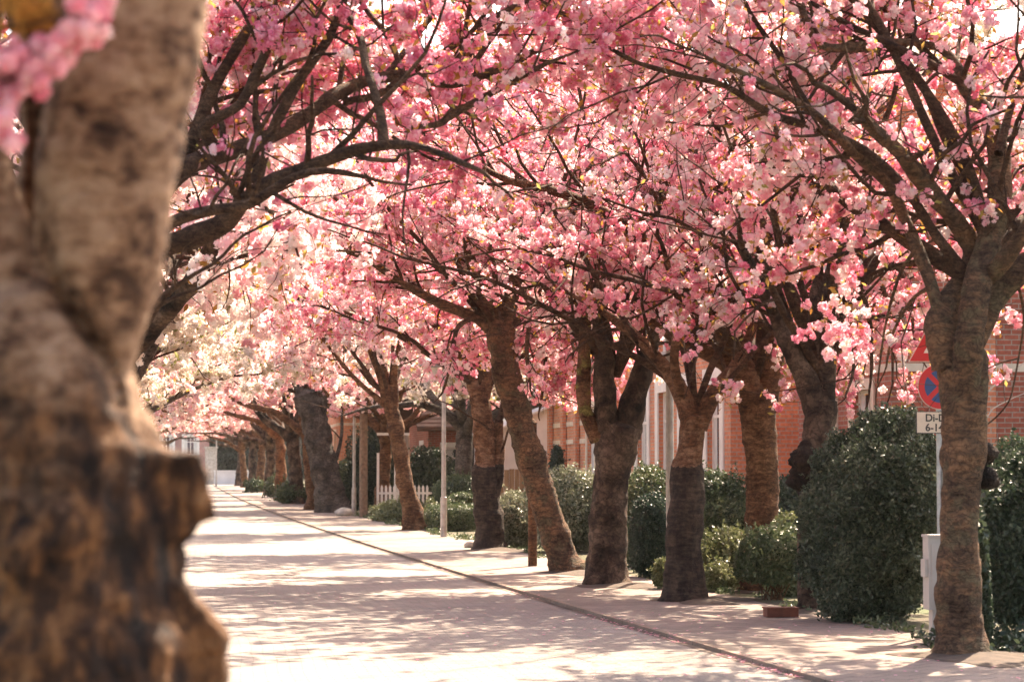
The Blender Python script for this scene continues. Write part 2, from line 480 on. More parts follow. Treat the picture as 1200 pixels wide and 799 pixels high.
# ------------------------------------------------------------------ trees
def smooth_path(P, r, step):
    """Catmull-Rom resample of a polyline with radii"""
    P = np.asarray(P, float); r = np.asarray(r, float)
    X = np.column_stack([P, r])
    X = np.vstack([2 * X[0] - X[1], X, 2 * X[-1] - X[-2]])
    out = []
    for i in range(1, len(X) - 2):
        L = np.linalg.norm(X[i + 1, :3] - X[i, :3]); n = max(2, int(L / step))
        t = np.linspace(0, 1, n, endpoint=False)[:, None]
        p0, p1, p2, p3 = X[i - 1], X[i], X[i + 1], X[i + 2]
        out.append(.5 * ((2 * p1) + (-p0 + p2) * t + (2 * p0 - 5 * p1 + 4 * p2 - p3) * t ** 2 + (-p0 + 3 * p1 - 3 * p2 + p3) * t ** 3))
    out.append(X[-2][None])
    O = np.vstack(out)
    return O[:, :3], np.clip(O[:, 3], .003, None)

def wander(p, d, L, r0, r1, rng, curl=.25, lift=0.0, n=7):
    d = d / np.linalg.norm(d); P = [p]; seg = L / n
    for k in range(n):
        d = d + rng.normal(size=3) * curl + np.array([0, 0, lift])
        d /= np.linalg.norm(d)
        P.append(P[-1] + d * seg)
    return np.array(P), np.linspace(r0, r1, n + 1)

def sprout(P, r, n, L, ang, rng, t0=.25, lift=.02, rk=.5, rmin=.006, curl=.2, flat=.5, npt=6):
    """side branches along a parent"""
    out = []
    m = len(P)
    for k in range(n):
        t = t0 + (1 - t0) * (k + rng.uniform(0, 1)) / n
        i = min(m - 2, int(t * (m - 1)))
        T = P[i + 1] - P[i]; T /= np.linalg.norm(T) + 1e-9
        q = rng.normal(size=3); q[2] *= flat; q = q - T * (q @ T); q /= np.linalg.norm(q) + 1e-9
        a = R(rng.uniform(*ang))
        d = T * math.cos(a) + q * math.sin(a)
        rr = max(rmin, min(r[i] * rk, .028))
        out.append(wander(P[i], d, L * rng.uniform(.6, 1.25), rr, max(.003, rr * .35), rng, curl, lift, npt))
    return out

def petal_template(rng, n, open_=.55, size=.62):
    """one double blossom: n petals (quads) around a small ball"""
    V = []
    for k in range(n):
        z = 1 - 2 * (k + .5) / n; a = k * 2.399 + rng.uniform(-.3, .3); s = math.sqrt(max(0, 1 - z * z))
        nr = np.array([s * math.cos(a), s * math.sin(a), z])
        c = nr * open_
        nn = nr + rng.normal(size=3) * .45; nn /= np.linalg.norm(nn)
        u = np.cross(nn, rng.normal(size=3)); u /= np.linalg.norm(u); w = np.cross(nn, u)
        sz = size * rng.uniform(.8, 1.15)
        V += [c - u * sz * .55 - w * sz * .75, c + u * sz * .55 - w * sz * .75, c + u * sz * .8 + w * sz * .6 + nn * .12, c - u * sz * .8 + w * sz * .6 + nn * .12]
    return np.array(V)
_tr = np.random.RandomState(5)
TEMPL = {n: [petal_template(_tr, n) for _ in range(10)] for n in (5, 7, 14, 26)}

def rand_rot(n, rng):
    q = rng.normal(size=(n, 4)); q /= np.linalg.norm(q, axis=1)[:, None]
    w, x, y, z = q.T
    return np.stack([1-2*(y*y+z*z), 2*(x*y-z*w), 2*(x*z+y*w), 2*(x*y+z*w), 1-2*(x*x+z*z), 2*(y*z-x*w), 2*(x*z-y*w), 2*(y*z+x*w), 1-2*(x*x+y*y)], -1).reshape(n, 3, 3)

def add_blossoms(mb, C, rng, size=.03, petals=7, mean=.6, sd=.17):
    n = len(C)
    if n == 0: return
    T = np.array(TEMPL[petals])[rng.randint(0, 10, n)]           # n, 4p, 3
    T = np.einsum('nij,nkj->nki', rand_rot(n, rng), T)
    s = size * rng.uniform(.75, 1.25, n)
    V = (C[:, None, :] + T * s[:, None, None]).reshape(-1, 3)
    F = np.arange(n * petals * 4).reshape(-1, 4)
    per = np.clip((mean + rng.normal(0, sd, n)) + .12 * sn(C, 77, 1.6, 2), .23, 1.0)
    tint = np.clip(np.repeat(per, petals) + rng.normal(0, .09, n * petals), .21, 1.0)
    mb.add(V, F, 0, tint)

def add_leaves(mb, C, rng, size=.05, tint=None, asp=.45):
    n = len(C)
    if n == 0: return
    T = np.array([[-1, 0, 0], [-.1, -asp, .12], [1, 0, 0], [-.1, asp, .12]], float)
    V = np.einsum('nij,kj->nki', rand_rot(n, rng), T) * (size * rng.uniform(.6, 1.3, n))[:, None, None] + C[:, None, :]
    F = np.arange(n * 4).reshape(-1, 4)
    mb.add(V.reshape(-1, 3), F, 0, rng.uniform(0, .2, n) if tint is None else tint)

def crown_points(paths, rng, gap, spread, t0=.15):
    """points clustered along twigs"""
    C = []
    for P, r in paths:
        L = np.linalg.norm(np.diff(P, axis=0), axis=1).sum()
        n = max(1, int(L / gap))
        t = rng.uniform(t0, 1, n) * (len(P) - 1)
        i = np.minimum(t.astype(int), len(P) - 2); f = (t - i)[:, None]
        C.append(P[i] * (1 - f) + P[i + 1] * f)
    C = np.vstack(C)
    return C + rng.normal(size=C.shape) * spread

def make_tree(name, base, limbs, auto, seed, mats, blossom, per_cluster=5, bsize=.03, petals=7, zmin=2.6,
              label='', cat='tree', group=None, leafy=.3, l1=(1.7, .46), l2=(.75, .26), gap=.085, burls=(), trunk_sides=20, keep=None, thin=None, rise=None, nlimb=None, mean=.6, roots=True, zkeep=None):
    """limbs: list of (points Nx3 world, radii N). The first is the trunk."""
    rng = np.random.RandomState(seed)
    base = np.array(base, float)
    root = empty(name, base)
    tag(root, label, cat, group)
    tm = MB()
    thick = []
    for k, (P, r) in enumerate(limbs):
        P = np.asarray(P, float) - base
        st = .05 if max(r) > .1 else .09
        P, r = smooth_path(P, r, st)
        if k == 0 and roots:
            r = r * (.88 + .28 * np.exp(-np.clip(P[:, 2], 0, 9) / .14))
            P[0, 2] -= .06
        j = sn(P, seed + k, 3.0, 2)[:, None] * np.array([1, 1, .3]) * np.minimum(r, .05)[:, None] * .5
        P = P + j
        sides = trunk_sides if max(r) > .07 else 10
        tm.tube(P, r, sides, seed + k, .16 if max(r) > .08 else .12, bfreq=9, mi=1 if (k == 1 and len(mats) > 1) else 0)
        thick.append((P, r, k))
    for (c, rad) in burls:
        c = np.asarray(c) - base
        a = np.linspace(0, PI, 22)
        ring = np.column_stack([np.zeros(22), np.zeros(22), -np.cos(a) * rad]) + c
        tm.tube(ring, np.sin(a) * rad + .004, 24, seed + 50, .32, bfreq=20, mi=1)
    trunk = tm.build('trunk', [mats[0], bark_burl] if len(burls) else list(mats), root, smooth=True)
    # further limbs the tree carries out of the picture plane
    bm_ = MB(); limbs2 = []
    for (p, az_, el_, L, r0) in auto:
        p = np.asarray(p) - base
        d = np.array([math.sin(az_) * math.cos(el_), math.cos(az_) * math.cos(el_), math.sin(el_)])
        P, r = wander(p, d, L, r0, r0 * .3, rng, .13, -.015, 9)
        P, r = smooth_path(P, r, .12)
        bm_.tube(P, r, 9, seed + 5, .12)
        limbs2.append((P, r))
    src = [(P, r) for P, r, k in thick if k > 0] + limbs2
    A = []; B = []
    for P, r in src:
        L = np.linalg.norm(np.diff(P, axis=0), axis=1).sum()
        A += sprout(P, r, max(2, int(L / l1[1])), l1[0], (30, 70), rng, .3, .03, .5, .007, .17, .8)
        A.append(wander(P[-1], P[-1] - P[-3], l1[0] * (.8 if P[-1][2] > P[-3][2] else .25), r[-1], .008, rng, .15, 0))
    zc = zmin - base[2] - .15
    A = [a for a in A if a[0][-1, 2] > zc - .1]
    for P, r in A:
        L = np.linalg.norm(np.diff(P, axis=0), axis=1).sum()
        B += sprout(P, r, max(2, int(L / l2[1])), l2[0], (30, 80), rng, .12, -.03, .5, .0035, .22, 1.0, 5)
    B = [x for x in B if x[0][-1, 2] > zc]
    for P, r in A: bm_.tube(P, r, 5, 0, 0)
    for P, r in B: bm_.tube(P, r, 3, 0, 0, cap=False)
    bm_.build('branches', bark_branch, root, smooth=True)
    C = crown_points([(P, r) for P, r in B] + [(P[len(P) // 2:], r) for P, r in A], rng, gap, .05)
    z0 = zmin - base[2] + .35 * sn(C, seed, 1.7, 2)
    C = C[C[:, 2] > z0]
    if keep is not None: C = C[keep(C + base)]
    if rise is not None:
        C = C[C[:, 2] + base[2] > zmin + np.clip((-C[:, 0] - rise[0]) * rise[1], 0, rise[2]) + .2 * sn(C, seed + 8, 2.2, 2)]
    if thin is not None:
        near = np.clip((-C[:, 1] - .05) / .55, 0, 1)
        C = C[rng.uniform(size=len(C)) > near * thin]
    # the thick limbs carry no flowers of their own
    K = np.vstack([P[r > .028] for P, r, k in thick])[::3]
    dm = np.full(len(C), 9.0)
    for q in range(0, len(K), 200):
        dm = np.minimum(dm, np.sqrt(((C[:, None, :] - K[None, q:q + 200]) ** 2).sum(-1)).min(1))
    C = C[dm > .13]
    n = len(C)
    off = rng.normal(size=(n * per_cluster, 3)); off /= np.linalg.norm(off, axis=1)[:, None]; off *= rng.uniform(.55, 1.05, (n * per_cluster, 1))
    csz = np.repeat(rng.uniform(.7, 1.3, n), per_cluster)[:, None]
    CC = np.repeat(C, per_cluster, axis=0) + off * csz * .056 * (bsize / .03)
    cb = MB()
    add_blossoms(cb, CC, rng, bsize, petals, np.repeat(np.clip(rng.normal(mean, .20, n), .25, .98), per_cluster), .09)
    nl = int(len(C) * leafy * 4.6)
    LC = C[rng.randint(0, n, nl)] + rng.normal(size=(nl, 3)) * .06
    add_leaves(cb, LC, rng, .038 * (bsize / .03))
    cb.build('crown', blossom, root, tint=True)
    return root

def PXL(spec, D, dz=0.0):
    """(px, py, width_px[, extra depth]) list -> world points and radii"""
    P = []; r = []
    for s in spec:
        d = D + (s[3] if len(s) > 3 else 0)
        P.append(W(s[0], s[1], d)); r.append(s[2] / ppm(d) / 2)
    return np.array(P), np.array(r)

def over_road(p, rng, n=3, L=4.3, r=.052):
    # limbs added high over the road, to shade it and fill the canopy
    return [(p, 4.75 + (k - (n - 1) / 2) * .75 + rng.uniform(-.15, .15), R(rng.uniform(44, 60)), L * rng.uniform(.85, 1.1), r) for k in range(n)]
def high(p, rng, n=3, L=4.8, r=.05):
    # steep leaders added to fill sky gaps and, above the view, shade the road
    a0 = rng.uniform(0, 6.28)
    return [(p, a0 + k * 2 * PI / n, R(rng.uniform(64, 78)), L * rng.uniform(.85, 1.1), r) for k in range(n)]
def autos(p, n, rng, L=(3, 4.2), el=(30, 60), r=.075, az0=None):
    out = []; a0 = rng.uniform(0, 6.28) if az0 is None else az0
    for k in range(n):
        if math.cos(a0 + k * 2 * PI / n) < -.35 and az0 is None: continue
        out.append((p, a0 + k * 2 * PI / n + rng.uniform(-.4, .4), R(rng.uniform(*el)), rng.uniform(*L), r * rng.uniform(.7, 1.1)))
    return out
rg = np.random.RandomState(11)
ROW = 'cherry trees along the right pavement'

# --- right row, traced tree by tree -------------------------------------------------------------
base = G(1117, 768, KH); D = base[1]
T1 = [PXL([(1122, 770, 68), (1122, 735, 61), (1124, 650, 55), (1128, 560, 55), (1131, 490, 62), (1130, 440, 72), (1124, 405, 62)], D),
      PXL([(1112, 430, 44), (1102, 385, 40), (1118, 345, 30, .1), (1142, 300, 28, .2), (1120, 262, 24, .1), (1090, 225, 22), (1060, 185, 19, -.3), (1025, 152, 15, -.5), (1003, 128, 11, -.6)], D),
      PXL([(1104, 385, 26), (1096, 345, 17), (1075, 290, 16, .2), (1060, 255, 14, .3), (1040, 215, 13, .3), (1010, 188, 13, .2), (985, 163, 12), (950, 130, 9, -.3), (890, 95, 7, -.6), (850, 78, 4, -.9)], D),
      PXL([(1130, 455, 38, -.1), (1135, 400, 34, -.25), (1145, 340, 34, -.2), (1160, 285, 32), (1172, 230, 30, .1), (1170, 180, 28, .2), (1155, 135, 22, .3), (1130, 100, 17, .4), (1105, 60, 12, .5), (1060, 50, 10, .5), (1010, 55, 13, .3), (970, 55, 11, .1), (950, 35, 10), (935, -5, 9)], D),
      PXL([(1140, 400, 30, .2), (1165, 350, 27, .3), (1190, 320, 30, .3), (1230, 290, 30, .4), (1290, 230, 24, .5), (1340, 120, 16, .3)], D),
      PXL([(1152, 330, 20, -.1), (1180, 300, 20, -.4), (1220, 240, 18, -.7), (1260, 150, 14, -1)], D),
      PXL([(1075, 290, 6, .2), (1055, 320, 4.5, .5), (1040, 370, 3.5, .8), (1032, 420, 2.5, 1.0), (1028, 452, 2, 1.1)], D),
      PXL([(1092, 335, 6, .1), (1068, 352, 4.5, .6), (1046, 390, 3.5, 1.1), (1038, 430, 2, 1.3)], D),
      PXL([(1190, 320, 5, .3), (1200, 370, 3.5, .5), (1192, 430, 2.5, .6), (1186, 460, 2, .6)], D),
      PXL([(1165, 275, 14), (1180, 240, 12, .3), (1205, 215, 10, .5), (1240, 150, 8, .8)], D)]
sx0, sx1 = W(1056, 430, D)[0] / D, W(1116, 430, D)[0] / D
make_tree('cherry_tree', base, T1, autos(W(1140, 330, D), 6, rg, (2.6, 3.6), (35, 70)) + [(W(1130, 100, D + .4), 4.4, R(25), 2.6, .04), (W(1130, 100, D + .4), 5.4, R(40), 2.6, .04), (W(1170, 180, D), .9, R(50), 2.4, .04), (W(1260, 150, D - 1), 1.2, R(65), 3.0, .04), (W(1215, 290, D + .3), .5, R(66), 4.6, .05), (W(1260, 150, D - 1), 6.0, R(50), 2.6, .04), (W(950, 130, D), 5.2, R(50), 2.2, .03)] + over_road(W(1140, 330, D), rg, 1) + high(W(1160, 285, D), rg, 4, 5.4), 101, [bark_lichen], M_pink,  # leaders mostly above the view are added for shade on the near road
          per_cluster=9, bsize=.031, zmin=2.25, keep=lambda C: ~((C[:, 0] / C[:, 1] > sx0) & (C[:, 0] / C[:, 1] < sx1) & (C[:, 2] < 3.05)), rise=(.7, .8, 2.0), thin=.95, label='nearest cherry tree of the right row, twisted forked trunk beside the road signs', group=ROW, leafy=.5,
          burls=[(W(1150, 532, D + .05), .11), (W(1156, 560, D + .05), .10), (W(1140, 366, D - .13), .05)], trunk_sides=28, l1=(1.5, .42), gap=.135)

base = np.array([W(952, 600, 26.3)[0], 26.3, KH]); D = 26.3
T2 = [PXL([(952, 728, 37.8), (948, 650, 31.0), (950, 590, 31.0), (955, 540, 37.8), (962, 500, 43.0), (962, 470, 39.6)], D),
      PXL([(958, 485, 31.0), (945, 445, 28.4), (925, 405, 24.9), (910, 375, 18.9), (890, 330, 12.9, -.4), (870, 290, 8.6, -.8)], D),
      PXL([(966, 480, 27.5), (968, 420, 25.8), (962, 370, 23.2), (974, 325, 19.8), (985, 280, 16.3), (990, 235, 13.8), (985, 190, 12.0), (992, 150, 8.6), (985, 110, 6.0)], D),
      PXL([(980, 300, 8.6), (1005, 330, 7.7, .3), (1020, 380, 6.0, .5), (1022, 430, 4.3, .6), (1018, 468, 2.6, .6)], D),
      PXL([(985, 285, 10.3, .2), (1015, 275, 8.6, .8), (1045, 300, 6.9, 1.4), (1065, 345, 5.2, 1.8), (1072, 400, 3.4, 2)], D),
      PXL([(985, 290, 8.6, .3), (1010, 300, 7.7, 1), (1035, 340, 6.0, 1.6), (1045, 400, 4.3, 1.8), (1046, 450, 2.6, 1.8)], D),
      PXL([(975, 330, 8.6), (990, 380, 6.9, -.3), (1000, 430, 4.3, -.4), (990, 465, 2.6, -.4)], D),
      PXL([(962, 420, 18.9), (953, 370, 17.2), (958, 320, 12.0, .3), (950, 270, 7.7, .6)], D)]
make_tree('cherry_tree', base, T2, autos(W(962, 440, D), 6, rg, (2.5, 3.5), (35, 65)) + over_road(W(962, 440, D), rg) + high(W(962, 440, D), rg, 5, 6.0), 202, [bark_dark], M_pink,  # here too the steep leaders are added to dapple the near road
          per_cluster=9, bsize=.031, zmin=2.3, rise=(.7, .8, 2.0), thin=.95, label='cherry tree with a dark burl on its crooked trunk behind the big clipped bush', group=ROW, leafy=.4,
          burls=[(W(944, 540, D - .10), .17), (W(938, 560, D - .08), .14), (W(948, 578, D - .06), .13), (W(954, 552, D - .14), .13), (W(946, 525, D - .05), .10)], gap=.135)

base = np.array([W(893, 600, 30.5)[0], 30.5, KH]); D = 30.5
T3 = [PXL([(893, 712, 52), (893, 640, 46), (892, 560, 45), (889, 500, 46), (884, 465, 46)], D),
      PXL([(880, 470, 38), (868, 430, 30), (852, 395, 24), (832, 360, 20), (812, 330, 18), (790, 300, 17, -.2), (760, 280, 15, -.4), (735, 265, 14, -.6), (690, 240, 12, -1), (650, 225, 11, -1.4), (600, 212, 9, -1.8), (560, 195, 7, -2.2), (510, 180, 5, -2.6), (450, 172, 3, -3)], D),
      PXL([(893, 480, 34), (903, 430, 26), (908, 370, 18), (918, 310, 12), (930, 250, 8)], D),
      PXL([(876, 455, 28), (850, 425, 20), (810, 405, 18, .3), (770, 380, 15, .5), (725, 355, 11, .8), (680, 335, 7, 1.1)], D),
      PXL([(790, 300, 10), (778, 335, 9, -.2), (800, 370, 5, -.4)], D)]
make_tree('cherry_tree', base, T3, autos(W(884, 450, D), 6, rg, (2.8, 3.8), (35, 65)) + over_road(W(884, 450, D), rg) + high(W(884, 450, D), rg), 303, [bark_reddish], M_pink,
          per_cluster=9, bsize=.031, zmin=3.15, rise=(.7, .7, 1.6), thin=.95, label='straight ringed cherry trunk rising behind the low bush with a long arm over the road', group=ROW, leafy=.35, gap=.135)

base = G(803, 703, KH); D = base[1]
T4 = [PXL([(803, 706, 52), (803, 650, 48), (804, 590, 47), (806, 548, 46), (808, 540, 38), (812, 510, 34), (815, 488, 34)], D),
      PXL([(812, 500, 26), (802, 470, 22), (787, 440, 18), (765, 412, 15), (735, 385, 12, .3), (700, 360, 8, .6), (670, 345, 5, .9)], D),
      PXL([(817, 500, 26), (834, 468, 20), (850, 445, 18, .2), (870, 415, 14, .4), (885, 370, 10, .6), (890, 320, 7, .8)], D),
      PXL([(800, 470, 14), (790, 420, 11, -.3), (795, 360, 9, -.5), (780, 300, 6, -.8)], D)]
make_tree('cherry_tree', base, T4, autos(W(815, 480, D), 5, rg, (2.5, 3.5), (40, 70), .055) + over_road(W(815, 470, D), rg, 2, 4, .05) + high(W(815, 480, D), rg, 2), 404, [bark_graft], M_deep,
          per_cluster=9, bsize=.031, zmin=3.2, rise=(.4, .7, 1.3), thin=.95, label='cherry tree whose dark lower trunk changes to smooth reddish bark under a slim Y fork', group=ROW, leafy=.3, gap=.135)

base = G(711, 685, KH); D = base[1]
T5 = [PXL([(711, 688, 54), (712, 640, 48), (716, 570, 48), (722, 520, 55), (725, 500, 54)], D),
      PXL([(702, 515, 24.0), (688, 485, 17.6), (683, 440, 16.0), (684, 400, 14.4), (690, 360, 9.6), (700, 300, 6.4)], D),
      PXL([(712, 505, 32.0), (708, 455, 25.6), (708, 415, 22.4), (700, 370, 11.2), (690, 310, 7.2)], D),
      PXL([(732, 510, 35.2), (746, 460, 28.8), (757, 425, 24.0), (766, 395, 16.0), (785, 350, 9.6), (800, 290, 6.4)], D)]
make_tree('cherry_tree', base, T5, autos(W(722, 440, D), 6, rg, (2.8, 3.8), (35, 65)) + over_road(W(722, 440, D), rg) + high(W(722, 440, D), rg, 4, 5.2), 505, [bark_dark, bark_mossy], M_pink,
          per_cluster=6, bsize=.032, zmin=3.35, rise=(.6, .5, 1.0), thin=.9, label='stout dark cherry tree with pollarded knobby limbs, one of them mossy yellow', group=ROW, leafy=.3, trunk_sides=24, gap=.135)

base = G(663, 670, KH); D = base[1]
T6 = [PXL([(665, 672, 46), (656, 645, 38), (637, 585, 38), (618, 525, 38), (601, 465, 36), (589, 415, 34), (577, 375, 28), (562, 335, 22), (550, 300, 14), (545, 270, 8)], D),
      PXL([(590, 415, 26), (598, 360, 18), (606, 310, 13), (610, 260, 8)], D),
      PXL([(585, 390, 18), (555, 371, 13), (510, 352, 11, -.3), (470, 330, 9, -.6), (420, 300, 7, -.9), (370, 287, 5, -1.2), (335, 278, 3, -1.5)], D),
      PXL([(595, 420, 16), (625, 380, 10, .4), (650, 330, 7, .8)], D),
      PXL([(625, 380, 8, .4), (648, 375, 7, .8), (660, 405, 5, 1), (662, 445, 3, 1)], D),
      PXL([(606, 330, 8, 0), (640, 320, 7, -.3), (665, 350, 5, -.3), (672, 410, 3, -.3)], D),
      PXL([(650, 330, 7, .8), (645, 365, 6, .6), (640, 410, 5, .5), (636, 455, 4, .5), (634, 475, 3, .5)], D),
      PXL([(665, 350, 5, -.3), (690, 385, 5, .2), (696, 430, 4, .5), (692, 460, 3, .5)], D),
      PXL([(606, 330, 7, -.2), (622, 360, 6, -.6), (618, 410, 5, -.8), (622, 450, 3, -.8)], D),
      PXL([(555, 371, 7), (535, 385, 6, -.4), (530, 420, 4, -.6), (520, 455, 3, -.6)], D)]
make_tree('cherry_tree', base, T6, autos(W(585, 390, D), 6, rg, (2.8, 3.8), (30, 60)) + over_road(W(585, 390, D), rg) + high(W(585, 390, D), rg, 4, 5.0), 606, [bark_lichen], M_pink,
          per_cluster=6, bsize=.034, zmin=2.55, thin=.4, label='cherry tree leaning strongly to the left over the pavement with long roots at its foot', group=ROW, leafy=.3, gap=.085, l1=(1.0, .26), l2=(.6, .22))

base = G(574, 643, KH); D = base[1]
T7 = [PXL([(574, 645, 42), (571, 600, 35), (567, 550, 34), (567, 540, 27), (566, 490, 28), (562, 455, 24)], D),
      PXL([(560, 465, 18), (542, 420, 14), (523, 388, 11), (505, 350, 7), (480, 300, 5)], D),
      PXL([(566, 465, 18), (580, 420, 12), (600, 370, 8), (610, 320, 6)], D),
      PXL([(576, 590, 16), (583, 545, 14), (584, 505, 12), (586, 492, 9)], D)]
make_tree('cherry_tree', base, T7, autos(W(564, 460, D), 6, rg, (3, 4.2), (30, 60)) + high(W(564, 460, D), rg, 4, 6.0) + over_road(W(564, 460, D), rg, 3, 5.2), 707, [bark_graft], M_pink,
          per_cluster=7, bsize=.042, petals=5, zmin=3.05, label='cherry tree with orange-brown upper trunk over dark base, just before the round topiary', group=ROW, leafy=.3, gap=.12)

base = G(485, 621, KH); D = base[1]
T8 = [PXL([(486, 622, 30), (479, 580, 23), (469, 535, 22), (460, 490, 21), (452, 455, 15), (448, 430, 10)], D),
      PXL([(456, 478, 9), (430, 456, 6), (400, 425, 4.5), (372, 390, 3.5), (350, 368, 2.5)], D),
      PXL([(460, 485, 13), (463, 440, 9), (468, 400, 6), (470, 360, 4)], D),
      PXL([(452, 465, 9), (438, 425, 6), (425, 380, 4)], D)]
make_tree('cherry_tree', base, T8, autos(W(455, 465, D), 6, rg, (3, 4.2), (30, 60)) + high(W(455, 465, D), rg, 3, 6.0), 808, [bark_reddish], M_pale,
          per_cluster=8, bsize=.05, petals=5, zmin=3.7, label='slim leaning cherry tree between the two lamp posts', group=ROW, leafy=.3, gap=.13)

base = G(391, 600, KH); D = base[1]
T9 = [PXL([(392, 601, 44), (385, 570, 37), (376, 530, 35), (367, 490, 36), (358, 462, 34)], D),
      PXL([(366, 495, 18), (352, 462, 12), (340, 430, 8), (330, 390, 5)], D),
      PXL([(372, 500, 18), (380, 460, 12), (388, 420, 8), (392, 370, 5)], D),
      PXL([(386, 560, 6), (396, 530, 5), (401, 505, 4), (401, 470, 3)], D)]
make_tree('cherry_tree', base, T9, autos(W(366, 470, D), 6, rg, (3, 4.5), (30, 60), .1), 909, [bark_grey], M_salmon,
          per_cluster=8, bsize=.055, petals=5, zmin=4.0, label='thick grey cherry trunk leaning left, at the near end of the distant close-set group', group=ROW, leafy=.25, gap=.15)

# bare earth round the feet of the right row, where the paving stops short of the trunks
pr_ = np.random.RandomState(21)
for (px, py, D_) in [(1119, 770, 0), (0, 0, (W(952, 600, 26.3)[0], 26.3)), (0, 0, (W(893, 600, 30.5)[0], 30.5)), (803, 703, 0), (712, 686, 0), (664, 671, 0), (574, 644, 0), (485, 621, 0), (391, 600, 0)]:
    c = G(px, py, KH) if D_ == 0 else np.array([D_[0], D_[1], KH])
    n = 40; a = np.arange(n) * 2 * PI / n
    rr_ = .62 + .14 * np.sin(a * 3 + pr_.uniform(0, 6)) + .07 * np.sin(a * 7 + pr_.uniform(0, 6)) + pr_.normal(0, .02, n)
    V = [(c[0] + .25 + rr_[k] * math.cos(a[k]), c[1] + 1.25 * rr_[k] * math.sin(a[k]), KH + .001) for k in range(n)] + [(c[0] + .2, c[1], KH + .05)]
    m = MB(); m.add_tri(V, [(k, (k + 1) % n, n) for k in range(n)])
    m.build('soil_patch', P_soil)['kind'] = 'structure'
    # leaf litter and fallen petals on it are part of the weeds mesh below
# --- generic cherry trees, one master of each kind copied ---------------------------------------
def generic(name, seed, barkm, bl, label, per=8, bs=.055, trunk_r=.24, lean=(0, 0), fork=2.2, zmin=2.9, n=7, Ls=(3.6, 5.2), gap=.15, mean=.6, group=ROW):
    r_ = np.random.RandomState(seed)
    top = np.array([lean[0], lean[1], fork])
    P = np.array([(0, 0, 0), top * np.array([.3, .3, .33]), top * np.array([.65, .65, .66]), top])
    limbs = [(P, np.array([trunk_r * 1.15, trunk_r, trunk_r * .92, trunk_r * .9]))]
    a0 = r_.uniform(0, 6.28)
    for k in range(n):
        a = a0 + k * 2 * PI / n + r_.uniform(-.35, .35); e = R(r_.uniform(28, 68)); L = r_.uniform(*Ls)
        d = np.array([math.sin(a) * math.cos(e), math.cos(a) * math.cos(e), math.sin(e)])
        Q, q = wander(top - np.array([0, 0, r_.uniform(.1, .5)]), d, L, trunk_r * .55, .025, r_, .14, -.01, 7)
        limbs.append((Q, q))
    for k in range(2):
        a = r_.uniform(0, 6.28); e = R(r_.uniform(70, 80)); d = np.array([math.sin(a) * math.cos(e), math.cos(a) * math.cos(e), math.sin(e)])
        limbs.append(wander(top - np.array([0, 0, .2]), d, 5.4, trunk_r * .5, .03, r_, .10, 0, 7))
    return make_tree(name, (0, 0, 0), limbs, [], seed, [barkm], bl, per_cluster=per, bsize=bs, petals=5, zmin=zmin, label=label, group=group, gap=gap, mean=mean, trunk_sides=14, leafy=.25)
def copy_thing(o, loc, rz, label, group=None, sc=1.0):
    c = o.copy(); COL.objects.link(c)
    c.location = tuple(loc); c.rotation_euler = (0, 0, rz); c.scale = (sc, sc, sc)
    if label: c['label'] = label
    if group: c['group'] = group
    for ch in o.children:
        d = ch.copy(); COL.objects.link(d); d.parent = c
    return c
LROW = 'cherry trees along the left pavement'
gA = generic('cherry_tree', 31, bark_reddish, M_salmon, 'brown cherry trunk immediately beyond the thick grey leaning trunk', trunk_r=.29, lean=(-.3, 0), fork=3.2, zmin=3.9)
gB = generic('cherry_tree', 32, bark_dark, M_salmon, 'dark upright cherry trunk in the middle of the distant close-set group', trunk_r=.33, lean=(-.2, .2), fork=3.0, zmin=3.8)
gC = generic('cherry_tree', 33, bark_grey, M_cream, 'cream-blossomed cherry tree of the left row in the middle distance', trunk_r=.22, fork=2.4, zmin=3.0, group=LROW)
gD = generic('cherry_tree', 34, bark_dark, M_pale, 'pink-blossomed cherry tree of the left row in the middle distance', trunk_r=.22, fork=2.6, zmin=2.7, n=7, bs=.040, per=10, gap=.11, group=LROW)
def place(o, px, py, rz=None):
    b_ = G(px, py, KH); o.location = tuple(b_)
    if rz is not None: o.rotation_euler.z = rz
place(gA, 368, 597, 0.3); place(gB, 349, 590, 1.0)
far = [(447, 604, gA, 2.0, .85, 'slender reddish cherry trunk growing in front of the white picket fence'),
       (330, 584, gA, 1.1, 1.05, 'cherry trunk with pale foot weeds two trees beyond the thick grey one'),
       (316, 580, gB, 2.6, .95, 'cherry tree fifth from the far end of the right row'),
       (304, 576.5, gA, 4.0, 1.0, 'cherry tree fourth from the far end of the right row'),
       (295, 573.5, gB, 5.1, 1.0, 'cherry tree third from the far end of the right row'),
       (287, 571, gA, .4, .95, 'cherry tree second from the far end of the right row'),
       (280, 569, gB, 3.1, 1.0, 'farthest cherry tree of the right row, beside the pale wall')]
for px, py, src, rz, sc, lb in far:
    copy_thing(src, G(px, py, KH), rz, lb, ROW, sc)
